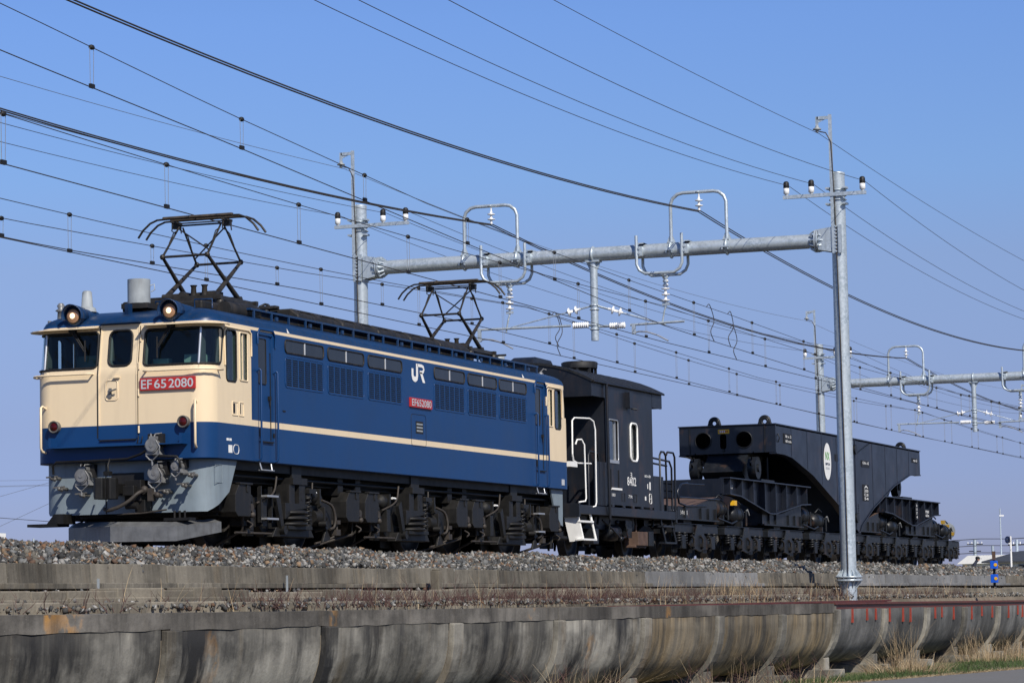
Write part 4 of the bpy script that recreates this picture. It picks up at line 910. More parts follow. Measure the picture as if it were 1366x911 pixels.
q.prism([(1.30, 3.40)] + arch(3.44, 3.81, 1.30, n) + [(-1.30, 3.40)], 1, 17.87, 17.92).prism([(1.30, 3.40)] + arch(3.44, 3.81, 1.30, n) + [(-1.30, 3.40)], 1, 20.86, 20.92)
q.tube([(1.36, 17.0, 3.45), (1.36, 21.64, 3.45)], .02, 6)
q.build('roof', ['cabroof', 'caboose'], cab)
q = MB(); vy = 20.2
for i in range(8):
    a = i * PI / 4 + .2; q.box(.33 * math.cos(a) - .025, .33 * math.cos(a) + .025, vy + .33 * math.sin(a) - .025, vy + .33 * math.sin(a) + .025, 3.78, 3.98)
q.loft([((0, vy, 3.96), .37), ((0, vy, 4.08), .38), ((0, vy, 4.10), .34)], 18).loft([((0, vy, 3.78), .18), ((0, vy, 3.97), .18)], 12); q.build('roof_ventilator', 'cabroof', cab)
q = MB(); q.prism([(17.35, 3.72), (17.75, 4.00), (17.9, 4.05), (18.8, 4.04), (18.9, 3.98), (18.9, 3.72)], 0, -.62, -.12); q.build('roof_hood', 'caboose', cab, bevel=.03)
q = MB(); q.box(HX, HX + .09, 19.17, 19.36, 3.04, 3.36).cyl((HX + .05, 19.38, 3.04), (HX + .16, 19.42, 3.02), .02, 6); q.build('lamp_box', 'caboose', cab)
q = MB(); q.tube([(1.36, 17.82, 3.44), (1.37, 17.82, 1.1), (1.36, 17.86, .78)], .03, 8); q.build('drain_pipe', 'caboose', cab)
for s in (1, -1):
    for y0, y1, z0, z1, rr, nm in ((18.02, 18.62, 1.95, 2.76, .06, 'a'), (19.42, 19.88, 1.99, 2.75, .12, 'b')):
        g_ = MB(); g_.prism(rrect(y0, y1, z0, z1, rr), 0, *sorted((s * (HX - .05), s * (HX - .044)))); wd = g_.build('window', 'glass', cab)
        f_ = MB(); f_.tube([(s * (HX + .002), y, z) for y, z in rrect(y0, y1, z0, z1, rr, 5)], .016 if nm == 'a' else .024, 6, closed=True)
        if nm == 'a': f_.box(s * (HX - .02), s * (HX + .02), y0, y1, z0 - .05, z0 + .01).box(s * (HX - .05), s * (HX - .02), y1 - .12, y1 - .08, z0, z1)
        f_.build('window_frame', 'alu' if nm == 'a' else 'white', wd)
q = MB(); q.box(HX, HX + .012, 18.10, 18.13, 1.40, 1.78).box(HX, HX + .012, 18.60, 18.63, 1.40, 1.78).mat(1).box(HX, HX + .03, 18.12, 18.74, 1.375, 1.415); q.build('card_holder', ['black', 'white'], cab)
q = MB()
for y in (18.8, 19.58): q.tube([(HX + .004, y + a, b) for a, b in ((0, 1.16), (.18, 1.16), (.18, 1.32), (0, 1.32))], .006, 4, closed=True)
q.build('label_frame', 'black', cab)
ex, ey, ez = (HX + .001, 0, 0), (0, 1, 0), (0, 0, 1)
writing('side_lettering', '8402', (HX, 19.16, 1.49), ey, ez, .58, .175, 'white', cab)
q = MB()
for z in (1.66, 1.70, 1.74): q.box(HX, HX + .004, 19.40, 19.48, z, z + .015)
q.box(HX, HX + .004, 19.465, 19.48, 1.66, 1.755); q.build('class_mark', 'white', cab)
writing('side_lettering', '60-6.8t', (HX, 20.32, 1.69), ey, ez, .42, .055, 'white', cab)
writing('side_lettering', '7.9t', (HX, 19.22, 1.24), ey, ez, .25, .06, 'white', cab)
writing('side_lettering', '15 1001', (HX, 17.98, 1.245), ey, ez, .38, .06, 'white', cab)
q = MB(); q.box(HX, HX + .004, 20.64, 20.72, 1.44, 1.60).box(HX, HX + .004, 20.50, 20.54, 1.46, 1.56).box(HX, HX + .004, 20.32, 20.40, 1.22, 1.30); q.tube([(HX + .003, y, z) for y, z in rrect(20.62, 20.76, 1.16, 1.36, .04)], .008, 4, closed=True).box(HX, HX + .004, 20.63, 20.75, 1.255, 1.265); q.build('small_mark', 'white', cab)
q = MB(); q.box(-1.33, 1.33, 16.08, 22.45, .86, 1.03).box(-1.34, 1.34, 16.05, 16.12, .80, 1.06).box(-1.34, 1.34, 22.4, 22.47, .80, 1.06)
for y in (18.1, 18.8, 19.4, 20, 20.6): q.box(1.30, 1.335, y, y + .14, 1.03, 1.085)
q.box(-1.0, 1.0, 17.5, 21.2, .6, .86); q.build('frame', 'caboose', cab, bevel=.006)
# platforms: posts, end panels, handrails
q = MB()
q.box(-1.3, -.35, 16.12, 16.16, 1.03, 1.75).box(.35, .95, 16.12, 16.16, 1.03, 1.75).box(HX - .03, HX, 17.1, 17.85, 1.05, 1.90); q.build('front_platform_panel', 'caboose', cab)
q = MB(); q.box(HX - .03, HX, 20.94, 21.62, 1.03, 1.74).box(-1.3, .95, 22.3, 22.34, 1.03, 1.7)
for y in (21.62, 22.30):
    for z in (1.3, 1.45, 1.6): q.box(HX - .02, HX, 21.62, 22.3, z, z + .015)
q.build('rear_platform_panel', 'caboose', cab)
for pts in ([(1.28, 16.20, 1.08), (1.36, 16.36, 1.10), (1.37, 16.38, 1.16), (1.37, 16.34, 2.18), (1.34, 16.26, 2.28), (1.30, 16.12, 2.27), (1.28, 16.08, 2.18)], [(1.30, 16.88, 1.0), (1.36, 16.98, 1.02), (1.37, 17.0, 1.1), (1.37, 17.02, 2.5), (1.36, 16.95, 2.66), (1.33, 16.80, 2.71), (1.31, 15.95, 2.68), (1.31, 15.82, 2.62), (1.31, 15.80, 1.98)], [(1.31, 15.80, 1.98), (1.31, 15.86, 1.86), (1.31, 16.1, 1.82), (1.31, 16.9, 1.84)]):
    q = MB(); q.tube(pts, .0165, 8); q.build('front_handrail', 'white', cab)
q = MB(); q.tube([(1.30, 16.75, 1.03), (1.30, 16.76, 2.0), (1.30, 16.85, 2.08), (1.30, 17.3, 2.06), (1.30, 17.4, 1.95), (1.30, 17.4, 1.05)], .022, 8); q.build('platform_rail', 'caboose', cab)
q = MB(); q.box(1.1, 1.33, 15.60, 16.02, 1.74, 1.84); q.build('end_marker', 'white', cab)
for pts in ([(1.31, 21.40, 1.03), (1.31, 21.40, 2.18), (1.31, 21.5, 2.26), (1.31, 21.7, 2.26), (1.31, 21.82, 2.18), (1.31, 21.85, 1.0)], [(1.31, 21.85, 2.2), (1.31, 21.95, 2.27), (1.31, 22.36, 2.27), (1.31, 22.46, 2.18), (1.31, 22.44, 1.0)], [(1.30, 20.95, 2.11), (1.30, 22.1, 2.08), (1.30, 22.25, 1.95), (1.30, 22.25, 1.05)], [(1.30, 20.95, 2.0), (1.30, 21.9, 1.98)], [(-1.2, 22.3, 1.03), (-1.2, 22.3, 2.1), (-.4, 22.3, 2.1), (-.4, 22.3, 1.03)]):
    q = MB(); q.tube(pts, .022, 8); q.build('rear_handrail', 'caboose', cab)
def stair(y0, y1, mat, name):
    q = MB()
    for y in (y0, y1): q.prism([(1.02, .86), (1.08, .86), (1.34, .36), (1.34, .33), (1.26, .33)], 1, y - .02, y + .02) if False else q.tube([(1.26, y, .88), (1.34, y + .10, .36)], .026, 6)
    q.box(1.22, 1.36, y0 + .02, y1 + .08, .355, .39).box(1.18, 1.33, y0, y1 + .02, .70, .735)
    if mat == 'white': q.add([(1.0, y0 - .05, .84), (1.27, y0 - .02, .86), (1.35, y0 + .08, .35), (1.08, y0 + .05, .33)], [(0, 1, 2, 3)]); q.add([(1.0, y0 - .02, .84), (1.27, y0 + .01, .86), (1.35, y0 + .11, .35), (1.08, y0 + .08, .33)], [(3, 2, 1, 0)])
    q.build(name, mat, cab)
stair(16.15, 16.92, 'white', 'front_step'); stair(21.5, 22.25, 'caboose', 'rear_step')
for y in (17.45, 21.05):
    q = MB()
    for s in (1, -1):
        q.box(s * 1.0, s * 1.2, y - .16, y + .16, .30, .60)
        for k in range(5): q.box(s * 1.02, s * 1.10, y - .55 + k * .07, y + .55 - k * .07, .60 + k * .022, .618 + k * .022)
        q.prism([(y - .5, .86), (y + .5, .86), (y + .22, .25), (y + .15, .25), (y + .15, .62), (y - .15, .62), (y - .15, .25), (y - .22, .25)], 0, s * .97, s * 1.0)
        q.cyl((s * 1.05, y - .55, .7), (s * 1.05, y - .62, .86), .03, 6).cyl((s * 1.05, y + .55, .7), (s * 1.05, y + .62, .86), .03, 6)
    bx = q.build('axle_guard', 'wagongear', cab, bevel=.008); wheelset(bx, y, .43)
q = MB(); q.box(.95, 1.25, 20.0, 20.65, .30, .58).box(.98, 1.2, 19.95, 20.7, .26, .31).cyl((1.1, 20.3, .58), (1.1, 20.3, .72), .03, 6); q.build('tool_box', 'rustbrown', cab, bevel=.01)
q = MB(); q.loft([((1.0, 18.6, .55), .05), ((1.0, 18.65, .55), .17), ((1.0, 19.2, .55), .17), ((1.0, 19.25, .55), .05)], 14).cyl((1.18, 18.3, .5), (1.22, 18.3, .85), .02, 6).tube([(1.15, 18.0, .78), (1.2, 18.5, .6), (1.2, 19.0, .42), (1.18, 19.6, .5)], .02, 6).tube([(1.2, 19.3, .8), (1.24, 19.3, .5), (1.2, 19.5, .4)], .016, 6).ball((1.2, 19.0, .42), .06, 8).ball((1.2, 19.35, .62), .05, 8).ball((1.16, 18.9, .75), .05, 8).box(.9, 1.15, 19.5, 19.9, .45, .8); q.build('brake_gear', 'wagongear', cab)
q = MB(); q.box(-.1, .1, 15.85, 16.1, .80, .96).box(-.1, .1, 22.45, 23.0, .80, .96).box(-.16, .16, 22.7, 22.9, .72, 1.04); q.build('coupler', 'wagongear', cab)

# ---------------------------------------------------------------- heavy-load wagon on eight three-axle bogies
sw = thing('heavy_load_wagon', 'long black heavy load wagon with two big gooseneck girders on many small wheels', 'wagon', (0, 38.0, 0))
WG = 'wagongear'; AX = 1.2; YM = 39.15
def girder(front):
    Y = (lambda y: y) if front else (lambda y: 2 * YM - y)
    side = [(31.15, 3.32), (37.9, 3.32), (38.2, 3.28), (39.0, 2.9), (39.12, 2.9), (39.12, .95), (38.95, .88), (38.8, .9), (38.55, 1.08), (37.2, 1.56), (34.6, 2.24), (32.6, 2.60), (31.85, 2.65), (31.15, 2.65)] if front else \
           [(31.15, 3.32), (39.10, 3.32), (39.10, .95), (38.95, .88), (38.8, .9), (38.55, 1.08), (37.2, 1.56), (34.6, 2.24), (32.6, 2.60), (31.85, 2.65), (31.15, 2.65)]
    if front: side = [(31.15, 3.32), (39.10, 3.32), (39.10, .95), (38.95, .88), (38.8, .9), (38.55, 1.08), (37.2, 1.56), (34.6, 2.24), (32.6, 2.60), (31.85, 2.65), (31.15, 2.65)]
    P = [(Y(a), b) for a, b in side]
    q = MB()
    for s in (-1, 1): q.prism(P, 0, s * (AX - .03), s * AX)
    # flange strip around the web, top plate, end box
    for s in (-1, 1):
        n = len(side)
        for i in range(3, n - 1):
            (a, b), (c, d) = side[i], side[i + 1]; L = math.hypot(c - a, d - b); nx, nz = -(d - b) / L * .018, (c - a) / L * .018
            q.prism([(Y(a), b), (Y(c), d), (Y(c) , d - .03), (Y(a), b - .03)], 0, s * (AX - .16), s * (AX + .022))
    q.box(-AX, AX, Y(31.2), Y(39.05), 3.285, 3.315).box(-AX - .022, AX + .022, Y(31.12), Y(39.1), 3.32, 3.345)
    for s in (-1, 1):
        for y in (32.62, 34.15, 35.6, 37.15): q.box(s * AX, s * (AX + .006), Y(y) - .012, Y(y) + .012, float(np.interp(y, [32.6, 34.6, 37.2], [2.6, 2.24, 1.56])) + .01, 3.31)
    q.box(-1.0, 1.0, Y(38.8), Y(39.0), 1.0, 3.2)
    gd = q.build('load_girder', 'wagon', sw)
    e_ = MB(); ya, yb = Y(31.15), Y(31.19)
    e_.box(-AX + .03, AX - .03, min(ya, yb), max(ya, yb), 2.66, 3.30); end = e_.build('end_plate', ['wagon'], gd)
    cu = []
    for x in (-.60, .42):
        c = MB(); c.loft([((x, min(ya, yb) - .2, 2.98), .20), ((x, max(ya, yb) + .2, 2.98), .20)], 24); o = c.build('cutter', 'black'); cu.append(o)
    c = MB(); c.prism(rrect(-.18, -.02, 2.76, 3.14, .075), 1, min(ya, yb) - .2, max(ya, yb) + .2); cu.append(c.build('cutter', 'black'))
    off = LOC[sw.name]; end.parent = None
    for v in end.data.vertices: v.co += off
    boolean_cut(end, cu)
    for v in end.data.vertices: v.co -= off
    end.parent = gd
    q = MB(); yo = min(ya, yb) if front else max(ya, yb); dy = -.02 if front else .02
    for x in (-.60, .42): q.tube([(x + .2 * math.cos(2 * PI * i / 24), yo + dy * .5, 2.98 + .2 * math.sin(2 * PI * i / 24)) for i in range(24)], .014, 6, closed=True)
    q.cyl((-.1, yo, 2.74), (-.1, yo + dy * 2, 2.74), .035, 10).box(.92, .95, yo, yo + dy, 2.66, 3.3).box(-.95, -.92, yo, yo + dy, 2.66, 3.3); q.build('hole_rim', WG, end)
    if front:
        q = MB(); q.box(-.22, .06, yo - .012, yo, 3.14, 3.24).mat(1).box(-.19, -.03, yo - .016, yo - .012, 3.165, 3.215).mat(2)
        for i in range(5): q.box(-.20 + i * .05, -.175 + i * .05, yo - .019, yo - .016, 3.17, 3.21)
        q.build('warning_plate', ['yellow', 'white', 'red'], end)
    q = MB()
    for x in (-.48, .78):
        n = 12; yy = Y(31.75)
        out = [(x - .15, 3.34)] + [(x + .12 * math.cos(PI - PI * i / n), 3.43 + .12 * math.sin(PI - PI * i / n)) for i in range(n + 1)] + [(x + .15, 3.34)]
        inn = [(x + .06 * math.cos(2 * PI * i / 12 + PI / 2), 3.47 + .06 * math.sin(2 * PI * i / 12 + PI / 2)) for i in range(13)]
        q.tube([(a, yy, b) for a, b in out], .04, 8).tube([(x + .085 * math.cos(2 * PI * i / 14), yy, 3.43 + .085 * math.sin(2 * PI * i / 14)) for i in range(14)], .042, 8, closed=True).box(x - .2, x + .2, yy - .06, yy + .06, 3.34, 3.37)
    q.build('lifting_lug', WG, gd)
    YP = (lambda y: y) if front else (lambda y: 76.95 - y)
    q = MB()
    for s in (-1, 1):
        x0, x1 = sorted((s * .62, s * .82)); q.loft([((x0, YP(30.9), 2.28), .27), ((x1, YP(30.9), 2.28), .27)], 20).loft([((x0 - .04, YP(30.9), 2.28), .10), ((x1 + .04, YP(30.9), 2.28), .10)], 12)
        for k in range(5):
            a = R(20 + 35 * k); q.prism([(YP(30.9) + .1 * math.cos(a), 2.28 + .1 * math.sin(a)), (YP(30.9) + .42 * math.cos(a), 2.28 + .40 * math.sin(a)), (YP(30.9) + .42 * math.cos(a + .22), 2.28 + .40 * math.sin(a + .22)), (YP(30.9) + .1 * math.cos(a + .3), 2.28 + .1 * math.sin(a + .3))], 0, x0 + .1, x1 - .1)
    q.prism([(YP(31.25), 2.66), (YP(32.6), 2.62), (YP(31.7), 2.05), (YP(31.0), 1.96), (YP(30.6), 2.2)], 0, -.5, .5)
    q.box(-1.05, 1.05, YP(30.3), YP(31.5), 1.925, 1.99); q.build('pivot', WG, gd)
    if front:
        q = MB(); n = 40; q.add([(AX + .008, 36.15 + .38 * math.cos(2 * PI * i / n), 2.62 + .47 * math.sin(2 * PI * i / n)) for i in range(n)], [tuple(range(n))]); em = q.build('emblem', 'white', gd)
        writing('emblem_lettering', 'NX', (AX + .009, 35.94, 2.66), ey, ez, .42, .20, 'green', em)
        writing('emblem_lettering', 'NIPPON', (AX + .009, 35.92, 2.52), ey, ez, .46, .07, 'navy', em)
        writing('emblem_lettering', 'EXPRESS', (AX + .009, 35.96, 2.42), ey, ez, .38, .06, 'silver', em)
        for (y0, z0, y1, z1, tx) in ((31.88, 2.90, 32.62, 3.14, ('8t x 2', '60 min')), (36.98, 2.66, 37.3, 2.84, ())):
            q = MB(); q.box(AX, AX + .015, y0, y1, z0, z1); tg = q.build('data_plate', 'black', gd)
            for i, t_ in enumerate(tx): writing('plate_lettering', t_, (AX + .016, y0 + .12, z1 - .10 - i * .115), ey, ez, y1 - y0 - .2, .065, 'white', tg)
        q = MB(); q.tube([(AX + .01, 31.35, 2.9), (AX + .05, 31.32, 3.0), (AX + .01, 31.35, 3.1)], .015, 6); q.build('hook', WG, gd)
    else:
        for (y0, z0, y1, z1, tx) in ((39.85, 2.62, 40.75, 2.80, ('6.6t x2',)), (46.1, 2.97, 46.8, 3.1, ('max 65',)), (39.95, 1.72, 40.6, 2.16, ('A', '200', '12.8', '54'))):
            q = MB(); q.box(AX, AX + .015, y0, y1, z0, z1); tg = q.build('data_plate', 'black', gd)
            for i, t_ in enumerate(tx): writing('plate_lettering', t_, (AX + .016, y0 + .1, z1 - .10 - i * .105), ey, ez, y1 - y0 - .2, .075, 'white', tg)
        q = MB(); q.tube([(AX + .01, 39.3, 2.95), (AX + .01, 40.85, 3.28)], .01, 5); q.build('hose', WG, gd)
girder(True); girder(False)
q = MB()
for s in (-1, 1):
    for z in (1.25, 3.05): q.cyl((s * (AX - .1), YM, z), (s * (AX + .05), YM, z), .13, 16)
    q.box(s * .9, s * 1.15, YM - .03, YM + .03, .9, 3.25)
    for k in range(10): q.ball((s * (AX + .01), YM + .25 + .0 * k, 1.2 + k * .045), .014, 6)
q.build('joint_pin', WG, sw)
def upper_frame(front):
    Y = (lambda y: y) if front else (lambda y: 76.95 - y)
    yA, yB, yC = 27.1, 30.75, 34.4
    P = [(Y(yA), 1.90), (Y(yC), 1.90), (Y(yC), 1.50), (Y(yC - .9), 1.47), (Y(yB + .25), 1.19), (Y(yB - .25), 1.19), (Y(yA + .9), 1.53), (Y(yA), 1.56)]
    q = MB()
    for s in (-1, 1): q.prism(P, 0, s * 1.00, s * 1.04)
    n = len(P)
    for s in (-1, 1):
        x0, x1 = sorted((s * .95, s * 1.20))
        q.box(x0, x1, Y(yA), Y(yC), 1.895, 1.925)
        for i in range(2, n - 1):
            (a, b), (c, d) = P[i], P[(i + 1) % n]; q.prism([(a, b), (c, d), (c, d - .03), (a, b - .03)], 0, x0, x1)
        for k in range(8):
            y = yA + .12 + k * (yC - yA - .2) / 7.2; zb = float(np.interp(y, [yA, yA + .9, yB - .25, yB + .25, yC - .9, yC], [1.56, 1.53, 1.19, 1.19, 1.47, 1.50]))
            q.box(s * 1.04, s * 1.17, Y(y) - .015, Y(y) + .015, zb, 1.897)
    q.box(-1.0, 1.0, Y(yA), Y(yA + .04), 1.5, 1.9).box(-1.0, 1.0, Y(yC - .04), Y(yC), 1.5, 1.9).box(-1, 1, Y(yB - .3), Y(yB + .3), 1.2, 1.9)
    uf = q.build('bolster_frame', 'wagon', sw, bevel=.004)
    if front:
        q = MB(); q.box(-1.0, 1.0, 24.2, 26.3, .92, 1.16).tube([(1.06, 24.2, 1.70), (1.10, 23.6, 1.66), (1.10, 23.3, 1.50), (1.10, 23.4, 1.25), (1.08, 24.0, 1.2), (1.06, 25.6, 1.24)], .022, 6).tube([(1.08, 23.5, 1.38), (1.08, 26.6, 1.40)], .018, 6).tube([(1.08, 23.9, 1.68), (1.08, 25.4, 1.70)], .015, 6); q.build('end_pipe', 'wagon', uf)
        writing('frame_lettering', '60-611', (1.045, 27.3, 1.68), ey, ez, .5, .1, 'white', uf)
    else:
        for (y0, z0, y1, z1) in ((46.5, 1.35, 46.8, 1.83), (47.75, 1.45, 48.35, 1.68)):
            q = MB(); q.box(1.17, 1.18, y0, y1, z0, z1); tg = q.build('data_plate', 'black', uf)
            for i in range(4 if y1 - y0 < .4 else 2): writing('plate_lettering', ('A', '11', '57', '4')[i] if y1 - y0 < .4 else ('max', '60t')[i], (1.181, y0 + .06, z1 - .11 - i * .11), ey, ez, y1 - y0 - .14, .075, 'white', tg)
upper_frame(True); upper_frame(False)
BY = [24.5, 28.3, 32.0, 35.9, 40.4, 43.9, 47.4, 51.0]
def lower_frame(y0, y1, flip, k):
    Y = (lambda y: y) if not flip else (lambda y: y0 + y1 - y)
    q = MB()
    for s in (-1, 1):
        x0, x1 = sorted((s * 1.02, s * 1.06))
        q.prism([(Y(y0 - 1.75), .92), (Y(y0 - 1.75), 1.18), (Y(y0), 1.20), (Y(y0 + 1.9), 1.45), (Y(y0 + 1.9), .94)], 0, x0, x1)
        q.box(s * .95, s * 1.12, Y(y0 - 1.78), Y(y0 + 1.9), .90, .93)
        for yy in (y0 - 1.2, y0 - .6, y0 + .6, y0 + 1.2, y0 + 1.75): q.box(s * 1.06, s * 1.10, Y(yy) - .012, Y(yy) + .012, .92, 1.18)
    q.box(-1.04, 1.04, Y(y0 - 1.78), Y(y0 - 1.74), .9, 1.2).box(-.8, .8, Y(y0), Y(y1), .92, 1.15)
    lf = q.build('lower_frame', WG, sw)
    q = MB(); q.add([(-1.06, Y(y0), 1.205), (1.07, Y(y0), 1.205), (1.07, Y(y0 + 1.9), 1.456), (-1.06, Y(y0 + 1.9), 1.456)], [(0, 1, 2, 3) if not flip else (3, 2, 1, 0)]); q.build('sloping_plate', 'rustbrown', lf)
    q = MB()
    for yy, zz, r_, x in ((y0 + 2.55, 1.22, .21, .82), (y0 + 3.6, 1.10, .19, .95)):
        q.loft([((x, Y(yy - .38), zz), .08), ((x, Y(yy - .32), zz), r_), ((x, Y(yy + .32), zz), r_), ((x, Y(yy + .38), zz), .08)], 16)
        for d in (-.2, .2): q.loft([((x, Y(yy + d) - .02, zz), r_ + .012), ((x, Y(yy + d) + .02, zz), r_ + .012)], 16)
        q.box(x - .05, x + .22, Y(yy) - .03, Y(yy) + .03, zz - .35, zz - .15).tube([(x + .1, Y(yy - .3), zz + .2), (x + .18, Y(yy - .25), zz + .3), (x + .22, Y(yy - .1), zz + .22)], .02, 6)
        q.cyl((x + .2, Y(yy + .42), zz - .25), (x + .2, Y(yy + .42), zz + .1), .03, 6)
    q.tube([(1.1, Y(y0 + 1.9), .98), (1.12, Y(y0 + 2.9), .88), (1.1, Y(y0 + 3.4), .95)], .025, 6); q.build('air_tank', WG, lf)
    if k in (0, 3):
        q = MB(); q.box(1.06, 1.16, Y(y0 + 3.15) - .10, Y(y0 + 3.15) + .10, 1.30, 1.41); q.build('yellow_tag', 'yellow' if k == 0 else 'dullyellow', lf)
    q = MB(); q.tube([(1.1, Y(y0 + 4.1), 1.15), (1.15, Y(y0 + 4.15), 1.22), (1.16, Y(y0 + 4.25), 1.1)], .025, 6); q.build('hook', 'jumper', lf)
    if k == 0:
        q = MB(); q.box(1.062, 1.067, 22.95, 23.1, 1.0, 1.1); q.build('small_mark', 'white', lf)
        writing('frame_lettering', '\u30b7\u30ad', (1.063, 23.6, 1.01), ey, ez, .22, .1, 'white', lf); writing('frame_lettering', '611', (1.063, 23.85, 1.01), ey, ez, .26, .1, 'white', lf)
    return lf
for k, (a, b_, fl) in enumerate(((BY[0], BY[1], False), (BY[2], BY[3], False), (BY[4], BY[5], False), (BY[6], BY[7], False))): lower_frame(a, b_, fl, k)
def small_bogie(yc):
    q = MB(); L = 1.62
    for s in (-1, 1):
        x0, x1 = sorted((s * .96, s * 1.16))
        q.prism([(yc - L, .62), (yc - L, .76), (yc - L + .08, .80), (yc + L - .08, .80), (yc + L, .76), (yc + L, .62)], 0, x0, x1)
        q.box(s * .90, s * 1.20, yc - L + .05, yc + L - .05, .80, .815)
        q.prism([(yc - .16, .80), (yc + .16, .80), (yc + .34, .58), (yc + .62, .48), (yc + .80, .36), (yc + .60, .28), (yc + .3, .26), (yc, .22), (yc - .3, .26), (yc - .60, .28), (yc - .80, .36), (yc - .62, .48), (yc - .34, .58)], 0, s * 1.19, s * 1.225)
        for d in (-1.12, 0, 1.12):
            q.box(s * .98, s * 1.2, yc + d - .13, yc + d + .13, .28, .56)
            q.prism([(yc + d - .34, .63), (yc + d + .34, .63), (yc + d + .24, .44), (yc + d + .15, .44), (yc + d + .15, .2), (yc + d - .15, .2), (yc + d - .15, .44), (yc + d - .24, .44)], 0, s * .95, s * 1.0)
    q.box(-.95, .95, yc - .3, yc + .3, .5, .92).box(-.9, .9, yc - L, yc - L + .1, .6, .78).box(-.9, .9, yc + L - .1, yc + L, .6, .78)
    bb = q.build('three_axle_bogie', WG, sw, bevel=.006)
    for d in (-1.12, 0, 1.12): wheelset(bb, yc + d, .39, n=24)
    q = MB()
    for d in (-1.12, 0, 1.12):
        for e_ in (-.21, .21): q.coil((1.14, yc + d + e_, 0), .065, .02, .40, .62, 4, 8)
    q.build('coil_spring', WG, bb)
    q = MB()
    for d in (-.62, 0.05, .66):
        q.tube([(1.24, yc + d - .08, .56), (1.27, yc + d, .50), (1.27, yc + d + .02, .34), (1.23, yc + d + .02, .26)], .028, 6).box(1.2, 1.29, yc + d - .05, yc + d + .07, .32, .40)
    q.build('brake_hanger', 'wheel', bb)
for y in BY: small_bogie(y)
q = MB(); q.box(-.1, .1, 22.95, 23.5, .80, .96).box(-.16, .16, 22.9, 23.05, .72, 1.04).box(-.1, .1, 52.4, 53.2, .8, .96); q.build('coupler', WG, sw)
q = MB(); ye = 53.0; q.box(-.9, .9, ye - 1.4, ye - .24, .92, 1.2); eb = q.build('end_box', WG, sw, bevel=.02)
q = MB(); q.loft([((.75, ye - .22, 1.14), .26), ((.75, ye - .17, 1.14), .26)], 20); dk = q.build('end_marker', 'greydome', eb)
q = MB(); q.box(.62, .84, ye - .235, ye - .225, 1.25, 1.33); q.box(.84, .98, ye - .235, ye - .225, 1.00, 1.10); q.build('yellow_mark', 'dullyellow', dk)

